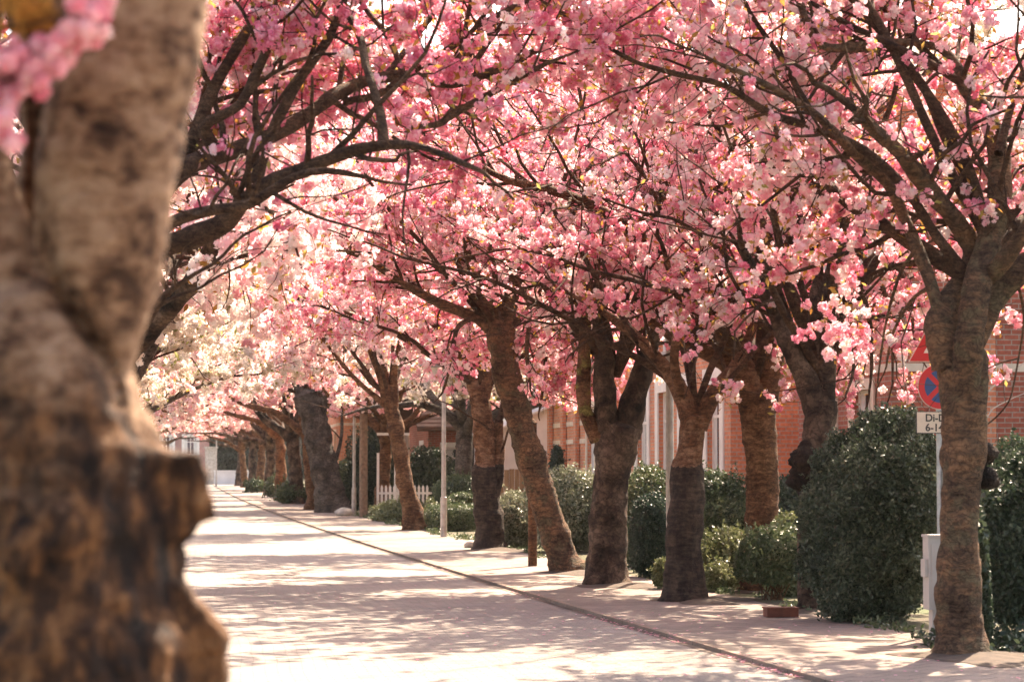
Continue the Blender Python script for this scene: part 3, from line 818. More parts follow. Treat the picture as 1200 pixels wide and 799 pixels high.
# left row: its trunks stand behind the huge near trunk
def lx(y): return float(kx(y)) - ROADW - .95
gD.location = (lx(28), 28, KH); gD.scale = (1.18,) * 3; gC.location = (lx(60), 60, KH)
left = [(38, gC, 1.2, 1.0, 'nearest cream cherry crown of the left row, behind the second pink one'),
        (48, gD, 2.9, 1.0, 'third pink cherry crown of the left row, beyond the nearest cream one'),
        (73, gD, 4.4, 1.0, 'pink cherry crown of the left row immediately beyond the farther cream one'),
        (87, gD, 2.2, 1.05, 'pale pink cherry crown of the left row, two trees beyond the farther cream one'),
        (103, gA, 1.7, 1.0, 'salmon cherry crown of the left row before the pink brick house'),
        (122, gB, .8, 1.0, 'low salmon cherry crown of the left row over the road end'),
        (145, gA, 3.3, 1.0, 'small distant salmon cherry crown second last in the left row'),
        (172, gB, 5.0, 1.0, 'last tiny salmon cherry crown in the left row')]
gD['label'] = 'second pink cherry crown of the left row over the bright road'
gC['label'] = 'farther cream cherry crown of the left row over the middle road'
for y, src, rz, sc, lb in left:
    copy_thing(src, (lx(y), y, KH), rz, lb, LROW, sc)

# --- second tree of the left row: its limbs arch across the top left of the view -----------------
D = 18.0
base = np.array([W(105, 700, D)[0], D, KH])
TL = [PXL([(100, 805, 70), (102, 700, 60), (104, 600, 56), (105, 500, 54), (108, 430, 52), (112, 395, 52)], D),
      PXL([(116, 405, 35.2), (140, 340, 30.4), (178, 300, 27.2), (225, 278, 25.6), (262, 262, 22.4), (300, 225, 20.8, -.3), (340, 205, 18.4, -.5), (400, 181, 15.2, -.8), (440, 172, 12.0, -1), (490, 172, 8.8, -1.3), (560, 200, 5.6, -1.6)], D),
      PXL([(112, 400, 36.8), (150, 290, 30.4), (190, 225, 27.2), (228, 193, 22.4), (265, 180, 20.8, .3), (305, 165, 19.2, .5), (350, 142, 16.8, .7), (400, 106, 15.2, 1), (450, 91, 14.4, 1.2), (490, 92, 12.8, 1.4), (530, 98, 12.0, 1.6), (565, 88, 11.2, 1.8), (602, 74, 9.6, 2), (660, 42, 7.2, 2.3), (722, 20, 4.0, 2.6)], D),
      PXL([(178, 300, 14.4, -.2), (200, 262, 13.6, -.4), (250, 246, 12.8, -.6), (290, 240, 12.0, -.7), (345, 208, 10.4, -.8), (385, 200, 8.0, -.9), (432, 208, 4.8, -1)], D),
      PXL([(400, 120, 11.2, 1), (440, 112, 9.6, 1), (475, 90, 8.0, 1), (520, 60, 6.4, .9), (560, 30, 5.6, .8), (575, -10, 4.0, .7)], D),
      PXL([(525, 137, 10.4, .8), (560, 118, 8.8, .8), (605, 93, 8.0, .7), (640, 75, 5.6, .6), (668, 64, 3.2, .6)], D),
      PXL([(258, 178, 16.0, .2), (240, 150, 14.4, .1), (262, 135, 13.6, 0), (285, 122, 12.8, 0), (302, 90, 11.2, 0), (318, 50, 10.4, 0), (322, 10, 8.8, 0), (330, -60, 7.2, 0)], D),
      PXL([(560, 30, 7.2, .8), (620, 0, 6.4, .9), (690, -30, 5.6, 1), (760, -60, 4.8, 1)], D),
      PXL([(475, 90, 8.0, 1), (455, 45, 7.2, 1.3), (420, 0, 6.4, 1.6), (400, -60, 5.6, 1.8)], D),
      PXL([(530, 130, 9.6, 1), (515, 145, 8.0, .5), (480, 150, 5.6, 0)], D),
      PXL([(530, 98, 9, 1.5), (543, 60, 7, 1.7), (548, 20, 6, 1.9), (560, -30, 5, 2.1)], D),
      PXL([(450, 91, 9, 1.2), (490, 40, 7, 1.6), (520, 0, 6, 2.0), (545, -50, 5, 2.4)], D),
      PXL([(102, 470, 20.8), (130, 425, 16.0, -.3), (152, 402, 13.6, -.4), (175, 375, 11.2, -.5), (195, 345, 8.0, -.6), (230, 320, 4.8, -.8)], D)]
make_tree('cherry_tree', base, TL, [(W(112, 390, D), 4.7, R(50), 3.6, .09), (W(112, 390, D), 5.7, R(45), 3.8, .09), (W(150, 330, D), .9, R(62), 3.8, .07), (W(150, 330, D), .1, R(55), 4.2, .07), (W(300, 215, D), 1.0, R(70), 2.8, .05), (W(450, 170, D - 1), .4, R(65), 2.4, .04), (W(530, 98, D + 1.6), .3, R(40), 2.4, .03), (W(530, 98, D + 1.6), 1.6, R(55), 2.2, .03)], 111, [bark_branch], M_pink,
          per_cluster=9, bsize=.031, petals=7, zmin=3.35, thin=1.0, label='cherry tree behind the huge near trunk whose dark limbs arch over the top left', group=LROW, leafy=.55, l1=(1.3, .42), gap=.125, mean=.5)

# --- the huge near tree ------------------------------------------------------------------------
D = 5.0
base = np.array([W(85, 700, D)[0], D, KH])
def remesh(ob, voxel, seed, amp):
    m = ob.modifiers.new('r', 'REMESH'); m.mode = 'VOXEL'; m.voxel_size = voxel
    s = ob.modifiers.new('s', 'SMOOTH'); s.iterations = 1; s.factor = .5
    dg = bpy.context.evaluated_depsgraph_get()
    me = bpy.data.meshes.new_from_object(ob.evaluated_get(dg))
    ob.modifiers.clear()
    mats = [x for x in ob.data.materials]
    n = len(me.vertices); co = np.zeros(n * 3); me.vertices.foreach_get('co', co); co = co.reshape(-1, 3)
    nr = np.zeros(n * 3); me.vertices.foreach_get('normal', nr); nr = nr.reshape(-1, 3)
    lower = np.clip((1.75 + .1 * sn(co, 4, 7, 2) - co[:, 2]) / .25, 0, 1)
    ridg = 1 - np.abs(sn(co * np.array([1, 1, .55]), seed + 1, 16, 3)) * 2.4
    rings = sn(co * np.array([.5, .5, 2.6]), seed + 2, 22, 3)
    deep = 1 - np.abs(sn(co * np.array([1, 1, .6]), seed + 7, 8.5, 3)) * 2.6
    deep = np.clip(deep, -1, .5)
    d = -amp * 1.5 * lower * np.clip(deep, 0, 1) + amp * (lower * (ridg * .7 + rings * .3) + .3 * sn(co, seed + 3, 12, 3) + .12 * rings)
    big = sn(co, seed + 4, 5.5, 2) * amp * 1.5 * lower
    groove = smooth_path([W(px, py, D) - base for px, py in ((34, 20), (34, 160), (42, 250), (64, 320), (94, 378), (128, 428), (146, 470))], [.02] * 7, .02)[0]
    dg2 = np.full(n, 9.0)
    for g_ in groove: dg2 = np.minimum(dg2, (co[:, 0] - g_[0]) ** 2 + (co[:, 2] - g_[2]) ** 2)
    gr = np.exp(-dg2 / .018 ** 2) * np.clip(-nr[:, 1], 0, 1)
    co[:, 1] += gr * .075
    co = co + nr * (d + big)[:, None]
    me.vertices.foreach_set('co', co.ravel())
    me.polygons.foreach_set('use_smooth', np.full(len(me.polygons), True))
    me.materials.clear()
    for x in mats: me.materials.append(x)
    me.update(); ob.data = me
root = empty('cherry_tree', base)
tag(root, 'huge out-of-focus cherry tree close to the viewer with burls and a forked trunk', 'tree', LROW)
def near_bark():
    m, nt, b = mat('bark_near', .85); co = objco(nt)
    sep = nt.nodes.new('ShaderNodeSeparateXYZ'); nt.links.new(co, sep.inputs[0])
    big = noise(nt, 5, co, 5, .65); rn = noise(nt, 9, co, 6, .7, (1.7, 1.7, .75)); spot = noise(nt, 15, co, 4, .65, (1, 1, 1.9))
    up = ramp(nt, [(.36, (.022, .010, .006)), (.43, (.08, .04, .022)), (.50, (.21, .12, .07)), (.66, (.37, .25, .165))])
    nt.links.new(mathn(nt, 'ADD', mathn(nt, 'MULTIPLY', spot.outputs[0], .55), mathn(nt, 'MULTIPLY', big.outputs[0], .45)), up.inputs[0])
    lo = ramp(nt, [(.41, (.007, .0035, .002)), (.49, (.042, .019, .009)), (.56, (.14, .062, .024)), (.67, (.32, .175, .08))])
    nt.links.new(mathn(nt, 'ADD', mathn(nt, 'MULTIPLY', rn.outputs[0], .65), mathn(nt, 'MULTIPLY', big.outputs[0], .35)), lo.inputs[0])
    z = mathn(nt, 'ADD', sep.outputs[2], mathn(nt, 'MULTIPLY', big.outputs[0], 1.2))
    f = ramp(nt, [(0, (0, 0, 0)), (1, (1, 1, 1))])
    mr = nt.nodes.new('ShaderNodeMapRange'); mr.inputs[1].default_value = 2.15; mr.inputs[2].default_value = 2.5; nt.links.new(z, mr.inputs[0])
    nt.links.new(mix(nt, mr.outputs[0], lo.outputs[0], up.outputs[0]), b.inputs['Base Color'])
    bump(nt, b, mathn(nt, 'ADD', rn.outputs[0], mathn(nt, 'MULTIPLY', spot.outputs[0], .5)), .9, .03)
    b.inputs['Specular IOR Level'].default_value = .25
    return m
M_near = near_bark()
f = MB()
def ftube(spec, dd=0.0):
    P, r = PXL(spec, D + dd); P = P - base
    P, r = smooth_path(P, r, .03); f.tube(P, r, 24, 3, .05)
ftube([(75, 1560, 420), (78, 1400, 330), (78, 1100, 300), (80, 900, 300), (84, 780, 296), (75, 690, 260), (70, 600, 262), (60, 520, 235), (45, 430, 205), (30, 350, 150)])
ftube([(70, 500, 150), (105, 430, 100), (118, 380, 110), (118, 300, 146), (124, 220, 158), (136, 150, 162), (150, 80, 162), (163, 10, 156), (172, -60, 156), (185, -150, 140), (215, -300, 120)], -.03)
ftube([(45, 440, 90), (50, 330, 95), (62, 240, 100), (72, 150, 90), (60, 60, 85), (30, -40, 80)], .28)
ftube([(20, 430, 130), (0, 340, 120), (-20, 260, 100), (-48, 170, 100), (-85, 60, 95), (-120, -60, 90)], .02)
ftube([(120, 420, 40), (150, 330, 80), (160, 290, 60), (165, 240, 40)], .05)
def blob(px, py, rpx, dd=0, squash=1.0):
    c = W(px, py, D + dd) - base; rad = rpx / ppm(D)
    a = np.linspace(0, PI, 9)
    f.tube(np.column_stack([np.zeros(9), np.zeros(9), -np.cos(a) * rad * squash]) + c, np.sin(a) * rad + .002, 14, int(px), .25, cap=False, bfreq=16)
for q in [(228, 562, 24, -.02, .9), (236, 592, 19, -.02, .7), (222, 600, 20, 0, .7), (248, 752, 16), (205, 560, 32, 0, .9), (232, 590, 20, -.02, .8), (185, 590, 45), (215, 620, 18), (150, 560, 50), (160, 510, 36), (190, 555, 26), (222, 555, 17),
          (205, 760, 56), (225, 785, 42), (190, 700, 34), (175, 650, 42), (240, 755, 20), (120, 480, 42), (60, 640, 80, -.12), (110, 720, 70, -.1), (20, 560, 70, -.1), (155, 340, 26, .02), (172, 318, 20, .05)]:
    blob(*q)
def prism(poly, d0, d1):
    n = len(poly); V = [W(px, py, D + d0) - base for px, py in poly] + [W(px, py, D + d1) - base for px, py in poly]
    V += [np.mean(V[:n], axis=0), np.mean(V[n:], axis=0)]
    q = np.array([(k, (k + 1) % n, n + (k + 1) % n, n + k) for k in range(n)])
    f.add(V, q); f.add_tri(V, [((k + 1) % n, k, 2 * n) for k in range(n)] + [(n + k, n + (k + 1) % n, 2 * n + 1) for k in range(n)])
prism([(150, 540), (188, 528), (236, 531), (243, 560), (247, 580), (257, 610), (226, 616), (212, 634), (150, 650)], -.07, .10)
prism([(150, 690), (212, 676), (228, 700), (246, 722), (264, 742), (264, 790), (250, 860), (150, 880)], -.09, .10)
tr = f.build('trunk', M_near, root, smooth=True)
remesh(tr, .009, 17, .016)
fb = MB(); fr = np.random.RandomState(8); A = []; B = []
tops = [W(215, -300, D) - base, W(-120, -60, D) - base]
for k, t in enumerate(tops):
    for j in range(4):
        a = j * 1.57 + k + fr.uniform(-.3, .3)
        P, r = wander(t - np.array([0, 0, .1]), np.array([math.sin(a), math.cos(a), .9]), 2.6, .06, .02, fr, .12, 0, 8); fb.tube(P, r, 8); A.append((P, r))
for P, r in list(A):
    A += sprout(P, r, 5, 1.1, (30, 70), fr, .25, .03, .5, .01)
hang = []
for spec in ([(-60, 60, 5), (-20, 40, 4), (30, 30, 3), (80, 18, 2)], [(-70, 90, 5), (-40, 100, 4), (5, 95, 3), (40, 80, 2), (85, 45, 2)]):
    P, r = PXL(spec, D - .35); P = P - base; P, r = smooth_path(P, r, .04); fb.tube(P, r, 6); hang.append((P, r))
for P, r in A: B += sprout(P, r, 5, .55, (30, 80), fr, .15, -.02)
B = [x for x in B if x[0][-1, 2] + base[2] > 2.75]
for P, r in A[8:]: fb.tube(P, r, 5)
for P, r in B: fb.tube(P, r, 3, cap=False)
fb.build('branches', bark_branch, root, smooth=True)
cb = MB()
C = crown_points(B, fr, .09, .04); C = C[C[:, 2] + base[2] > 2.72]
CC = np.repeat(C, 5, axis=0) + fr.normal(size=(len(C) * 5, 3)) * .035
add_blossoms(cb, CC, fr, .026, 7, .6)
add_leaves(cb, C[::2] + fr.normal(size=C[::2].shape) * .05, fr, .03)
Cn = []
for (px, py, s_, n) in [(118, 14, 14, 14), (100, 40, 16, 14), (70, 65, 18, 16), (40, 88, 18, 16), (5, 105, 20, 18), (-5, 150, 16, 14), (10, 165, 10, 5), (5, 70, 18, 16), (30, 95, 18, 14), (55, 75, 16, 12), (80, 45, 18, 16), (105, 22, 16, 12), (95, 5, 14, 8), (-5, 110, 20, 12), (0, 140, 12, 6), (60, 55, 14, 7), (20, 62, 10, 5), (122, 8, 7, 4)]:
    for _ in range(n):
        Cn.append(W(px + fr.normal() * s_ * .5, py + fr.normal() * s_ * .5, D - .35 + fr.normal() * .05) - base)
add_blossoms(cb, np.array(Cn), fr, .018, 26, .55, .12)
Ln = [W(px, py, D - .3 + fr.normal() * .05) - base for px, py in zip(fr.uniform(-20, 60, 60), fr.uniform(-20, 45, 60))]
add_leaves(cb, np.array(Ln), fr, .028, fr.uniform(0, .12, len(Ln)))
cb.build('crown', M_deep, root, tint=True)

# ------------------------------------------------------------------ bushes and hedges
def bush(name, c, rad, n, m, seed, label, cat='bush', power=2.0, leaf=.03, rough=.10, group=None, core=True, zsk=0.0, parent=None, depthf=.22, cut=True, mean=.5):
    """leafy body: small leaves through the outer shell of a lumpy super-ellipsoid over a closed core in the darkest leaf tint"""
    rng = np.random.RandomState(seed)
    rx, ry, rz = rad
    b = MB()
    d = rng.normal(size=(n, 3)); d /= np.linalg.norm(d, axis=1)[:, None]
    def shape(d):
        k = (np.abs(d) ** power).sum(1) ** (-1 / power)
        s = d * k[:, None]
        Q = s * np.array([rx, ry, rz]); lump = 1 + rough * (sn(Q, seed, 3.2, 2) * 1.5 + sn(Q, seed + 1, 13, 3) * .8)
        return s * lump[:, None]
    s = shape(d)
    f_ = 1 - np.abs(rng.normal(0, depthf * .5, n))
    P = s * f_[:, None] * np.array([rx, ry, rz])
    P[:, 2] = P[:, 2] + rz
    P[:, 0] += zsk * P[:, 2]
    P = P + rng.normal(size=P.shape) * leaf * .6
    ns = n // 90; q_ = rng.randint(0, n, ns); dirn = d[q_] + rng.normal(size=(ns, 3)) * .35 + np.array([0, 0, .35]); dirn /= np.linalg.norm(dirn, axis=1)[:, None]
    k_ = np.arange(9) / 8.0; Lg = rng.uniform(2.5, 7, ns) * leaf
    S_ = (P[q_][:, None, :] + dirn[:, None, :] * (Lg[:, None] * k_[None, :])[:, :, None]).reshape(-1, 3)
    P = np.vstack([P, S_ + rng.normal(size=S_.shape) * leaf * .35])
    if cut: P = P[P[:, 2] > .02]
    tint = np.clip(rng.normal(mean, .2, len(P)) + .22 * sn(P, seed + 2, 6, 2), 0, 1)
    add_leaves(b, P, rng, leaf, tint, .55)
    if core:
        nu, nv = 28, 18
        u = np.linspace(0, 2 * PI, nu, endpoint=False); v = np.linspace(.02, PI - .02, nv)
        U, Vv = np.meshgrid(u, v)
        dd = np.column_stack([(np.sin(Vv) * np.cos(U)).ravel(), (np.sin(Vv) * np.sin(U)).ravel(), np.cos(Vv).ravel()])
        S = shape(dd) * (1 - depthf) * np.array([rx, ry, rz]); S[:, 2] += rz; S[:, 0] += zsk * S[:, 2]
        S[:, 2] = np.maximum(S[:, 2], 0)
        i = np.arange(nv - 1)[:, None] * nu; j = np.arange(nu)[None, :]; j2 = (j + 1) % nu
        F = np.stack([i + j, i + nu + j, i + nu + j2, i + j2], -1).reshape(-1, 4)
        b.add(S, F, 0, np.full(len(F), .05))  # closed core, coloured near the dark end of the leaf ramp
    o = b.build(name, m, parent, tint=True)
    o.location = tuple(c) if parent is None else (0, 0, 0)
    if parent is None: tag(o, label, cat, group)
    return o
def at_ground(px, D_): return np.array([W(px, 545, D_)[0], D_, KH - .01])

c = at_ground(1023, 24.6)
bush('clipped_bush', c, (.70, .85, 1.07), 70000, G_bush, 1, 'tall dark green clipped bush between the burled trunk and the white cabinet', power=2.5, leaf=.023, rough=.12, zsk=.06)
c = at_ground(1215, 21.9)
bush('evergreen_hedge', c, (.62, .9, .93), 52000, G_dark, 2, 'dark evergreen hedge right of the nearest cherry trunk with ivy at its foot', 'hedge', power=2.6, leaf=.026, rough=.15)
c = at_ground(905, 28.6)
r_ = empty('low_bush', c); tag(r_, 'low rounded bush with bare twiggy base above the terracotta block', 'bush')
bush('foliage', c, (.46, .45, .33), 14000, G_mid, 3, None, power=2.2, leaf=.024, rough=.26, parent=r_, mean=.6).location = (0, 0, .16)
st = MB(); sr = np.random.RandomState(4)
for k in range(22):
    a = sr.uniform(0, 6.28); P, r = wander(np.array([sr.normal() * .08, sr.normal() * .08, 0]), np.array([math.cos(a) * .7, math.sin(a) * .7, 1.0]), .5, .008, .004, sr, .1, 0, 4); st.tube(P, r, 4)
st.build('stems', bark_reddish, r_)
bush('light_green_bush', at_ground(862, 31.5), (.50, .5, .40), 9000, G_light, 5, 'yellow-green young bush at the foot of the straight ringed trunk', power=2.2, leaf=.03, rough=.2)
bush('light_green_bush', at_ground(838, 30.6), (.20, .3, .22), 3500, G_light, 25, 'small yellow-green shoots left of the low rounded bush', power=2, leaf=.03, rough=.35)
bush('light_green_bush', at_ground(925, 29.6), (.28, .3, .42), 5000, G_light, 26, 'pale green bush between the low rounded bush and the tall clipped bush', power=2, leaf=.028, rough=.3)
bush('conifer_bush', at_ground(762, 34.6), (.30, .5, .60), 14000, G_hedgebrown, 6, 'dense dark conifer bush between the stout trunk and the grey post', power=3.2, leaf=.022, rough=.07)
bush('dark_bush', at_ground(757, 38.5), (.45, .7, .78), 12000, G_mid, 7, 'taller mid-green bush rising behind the dense conifer bush', power=2.4, leaf=.03, rough=.12)
bush('garden_shrub', at_ground(845, 38), (.62, .7, .75), 12000, G_mid, 8, 'mid-green shrub under the bay window between two ringed trunks', power=2.2, leaf=.032, rough=.18)
bush('garden_shrub', at_ground(925, 37), (.45, .6, .72), 9000, G_dark, 9, 'dark shrub in front of the orange brick gable wall', power=2.4, leaf=.03, rough=.14)
bush('variegated_shrub', at_ground(668, 45), (.80, .9, .78), 15000, G_pale, 10, 'pale variegated shrub between the leaning trunk and the stout trunk', power=2.3, leaf=.034, rough=.16)
bush('variegated_shrub', at_ground(610, 47.5), (.50, .8, .55), 10000, G_pale, 11, 'pale variegated shrub below the wooden fence left of the leaning trunk', power=2.2, leaf=.034, rough=.2)
bush('box_hedge', at_ground(531, 60), (.62, .9, .33), 9000, G_mid, 12, 'low square box hedge behind the nearer lamp post', 'hedge', power=5, leaf=.03, rough=.05, mean=.6)
bush('topiary_ball', at_ground(540, 68), (.75, .75, .55), 8000, G_mid, 13, 'large rounded topiary dome behind the low box hedge', power=2.2, leaf=.034, rough=.04).location.z += .25
bush('topiary_ball', at_ground(541, 63.5), (.34, .34, .22), 3000, G_mid, 14, 'small domed topiary standing between box hedge and large dome', power=2.2, leaf=.03, rough=.04).location.z += .45
bush('small_shrub', at_ground(592, 48.5), (.42, .35, .17), 3500, G_pale, 15, 'low spreading grey-green plant at the foot of the orange-brown trunk', power=2.2, leaf=.03, rough=.25)
bush('small_shrub', at_ground(470, 70), (.7, .9, .28), 5000, G_light, 16, 'bright ground shrub in front of the picket fence', power=2.2, leaf=.04, rough=.3)
bush('small_shrub', at_ground(776, 31.2), (.16, .16, .20), 1800, G_light, 17, 'small light green plant at the foot of the grey post', power=2, leaf=.026, rough=.3)
bush('small_shrub', at_ground(506, 61), (.18, .4, .38), 2500, G_light, 18, 'light green shrub at the left end of the box hedge', power=2, leaf=.035, rough=.3)
bush('columnar_conifer', at_ground(653, 61.8), (.16, .3, .62), 5000, G_hedgebrown, 19, 'narrow dark conifer at the corner of the red brick house', power=2.6, leaf=.035, rough=.1).location.z += .9
bush('conifer_bush', at_ground(505, 78), (.9, .9, 1.1), 9000, G_dark, 20, 'dark shrub behind the nearer lamp post below the brown roof', power=2, leaf=.05, rough=.2)
bush('conifer_bush', at_ground(437, 84), (.95, .9, 1.35), 9000, G_dark, 21, 'dark shrub mass behind the brown post and picket fence', power=2.2, leaf=.05, rough=.2)
bush('dark_bush', at_ground(404, 92), (.5, .9, .9), 6000, G_mid, 22, 'green bush below the orange wall beyond the farther lamp post', power=2, leaf=.05, rough=.25)
for px, py, s_, lb in [(342, 590, .5, 'green clump at the foot of the third distant trunk'), (322, 583, .6, 'green clump beside a distant trunk near the far pavement'), (300, 577, .6, 'green clump at the foot of the distant trunks before the pale wall')]:
    g_ = G(px, py, KH); bush('grass_clump', g_, (s_, s_, s_ * .7), 2500, G_mid, int(px), lb, 'shrub', power=2, leaf=.07, rough=.3)

# ivy at the foot of the nearest tree
b = MB(); ir = np.random.RandomState(9)
c0 = at_ground(1165, 20.9)
n = 3600
P = np.column_stack([c0[0] + ir.normal(.15, .42, n), c0[1] + ir.normal(-.1, .33, n), np.abs(ir.normal(.02, .07, n)) + KH])
keepm = P[:, 0] > c0[0] - .62 + .1 * ir.normal(size=n)
add_leaves(b, P[keepm], ir, .036, ir.uniform(.2, 1, keepm.sum()), .7)
n = 2600; a = ir.uniform(-1.35, .6, n); hh = np.abs(ir.normal(0, .42, n)) * (1.1 + a / 2.2); tb = W(1120, 700, 20.4)
P = np.column_stack([tb[0] + .05 + np.cos(a) * (.265 - .04 * hh), tb[1] + .02 + np.sin(a) * (.265 - .04 * hh), KH + hh])
kk = (P[:, 0] > tb[0] + .02)
add_leaves(b, P[kk], ir, .034, ir.uniform(.1, .9, kk.sum()), .7)
o = b.build('ivy', G_dark, tint=True); tag(o, 'ivy creeping over the ground and foot of the nearest cherry trunk', 'ivy', kind='stuff')
# weeds along the garden edge of the right pavement
b = MB(); n = 9000
yy = ir.uniform(19, 90, n); off = 2.3 + np.abs(ir.normal(0, .12, n)) + .12 * np.sin(yy * 1.3) + .1 * np.sin(yy * 3.1)
clump = sn(np.column_stack([yy * 2, off, 0 * yy]), 3, 1.5, 2) > -.05
P = np.column_stack([kx(yy) + off, yy, KH + np.abs(ir.normal(0, .045, n))])[clump]
add_leaves(b, P, ir, .035, ir.uniform(.1, .9, len(P)), .4)
o = b.build('weeds', G_mid, tint=True); tag(o, 'weeds along the garden edge of the right pavement', 'weeds', kind='stuff')
# fallen petals in the gutter and on the paving
b = MB(); n = 9000
n = 1300; yy = 17 + ir.exponential(7, n); off = np.where(ir.uniform(size=n) < .5, -.04 + ir.normal(0, .05, n), ir.uniform(-3.5, 2.2, n))
z_ = np.where(off < 0, .012, np.where(off < 2.3, KH + .006, KH + .006))
th = sn(np.column_stack([yy, off * 0, 0 * yy]), 13, 1.2, 3)
kk = (th > .02) | (np.abs(off + .1) > .25) & (ir.uniform(size=n) < .25)
P = np.column_stack([kx(yy) + off, yy, z_])[kk]
T = np.array([[-1, -.7, 0], [1, -.7, 0], [1, .7, .25], [-1, .7, .25]]) * .013
a = ir.uniform(0, 6.28, len(P)); ca, sa = np.cos(a), np.sin(a)
V = np.stack([P[:, None, 0] + ca[:, None] * T[None, :, 0] - sa[:, None] * T[None, :, 1], P[:, None, 1] + sa[:, None] * T[None, :, 0] + ca[:, None] * T[None, :, 1], P[:, None, 2] + T[None, :, 2] + 0 * ca[:, None]], -1).reshape(-1, 3)
b.add(V, np.arange(len(V)).reshape(-1, 4), 0, ir.uniform(.25, .8, len(P)))
o = b.build('fallen_petals', M_deep, tint=True); tag(o, 'fallen pink petals lying along the kerb and on the paving', 'petals', kind='stuff')
# roots of the leaning tree, pale, spreading right
rb = MB()
D = 36.6
for spec in ([(640, 600, 3), (648, 640, 4), (664, 660, 5), (680, 668, 5)], [(655, 630, 6), (668, 650, 7), (682, 660, 8), (692, 664, 7)], [(668, 655, 10), (680, 662, 9), (695, 668, 5)]):
    P, r = PXL(spec, D - .2); P, r = smooth_path(P, r, .04); P[:, 2] = np.maximum(P[:, 2], KH + .01)
    base6 = G(663, 670, KH); rb.tube(P - base6, r, 8, 5, .1)
for o_ in bpy.data.objects:
    if o_.get('label', '').startswith('cherry tree leaning strongly'):
        rb.build('roots', bark_lichen, o_, smooth=True)

# ------------------------------------------------------------------ houses
def wall_open(mb, axis, c, u0, u1, z0, z1, th, ops, mi=0):
    """wall slab on plane axis=c, spanning u and z, outward side at c, thickness th inward (sign), with rectangular openings (ua,ub,za,zb)"""
    def bx(ua, ub, za, zb):
        if ub - ua < 1e-4 or zb - za < 1e-4: return
        if axis == 'x': mb.box((c, ua, za), (c + th, ub, zb), mi)
        else: mb.box((ua, c, za), (ub, c + th, zb), mi)
    cuts = sorted({u0, u1, *[o[0] for o in ops], *[o[1] for o in ops]})
    for a, b_ in zip(cuts[:-1], cuts[1:]):
        mids = [(o[2], o[3]) for o in ops if o[0] <= a + 1e-6 and o[1] >= b_ - 1e-6]
        z = z0
        for za, zb in sorted(mids):
            bx(a, b_, z, za); z = zb
        bx(a, b_, z, z1)
def add_window(root, axis, c, ua, ub, za, zb, surround=None, sw=.18, curtain=True):
    """c = outer wall plane; window set in by 12 cm"""
    def B(mb, u0, u1, z0, z1, d0, d1):
        if axis == 'x': mb.box((c + d0, u0, z0), (c + d1, u1, z1))
        else: mb.box((u0, c + d0, z0), (u1, c + d1, z1))
    w = MB(); t = .07
    B(w, ua, ua + t, za, zb, .10, .17); B(w, ub - t, ub, za, zb, .10, .17)
    B(w, ua + t, ub - t, za, za + t, .10, .17); B(w, ua + t, ub - t, zb - t, zb, .10, .17)
    um = (ua + ub) / 2; zt = za + (zb - za) * .7
    B(w, um - .03, um + .03, za + t, zb - t, .11, .165); B(w, ua + t, um - .03, zt - .03, zt + .03, .11, .165); B(w, um + .03, ub - t, zt - .03, zt + .03, .11, .165)
    wo = w.build('window', P_white, root)
    g = MB(); B(g, ua + t, ub - t, za + t, zb - t, .135, .143); g.build('pane', P_glass, wo)
    if curtain:
        q = MB(); B(q, ua + t, ua + t + (ub - ua) * .22, za + t, zb - t, .128, .1335); B(q, ub - t - (ub - ua) * .22, ub - t, za + t, zb - t, .128, .1335); q.build('curtain', P_curtain, wo)
    s = MB(); B(s, ua - .08, ub + .08, za - .09, za - .003, -.09, .1); s.build('sill', P_stone, wo)
    if surround:
        s = MB()
        B(s, ua - sw, ua - .002, za, zb + sw, -.035, -.002); B(s, ub + .002, ub + sw, za, zb + sw, -.035, -.002); B(s, ua, ub, zb + .002, zb + sw, -.035, -.002)
        s.build('surround', surround, wo)
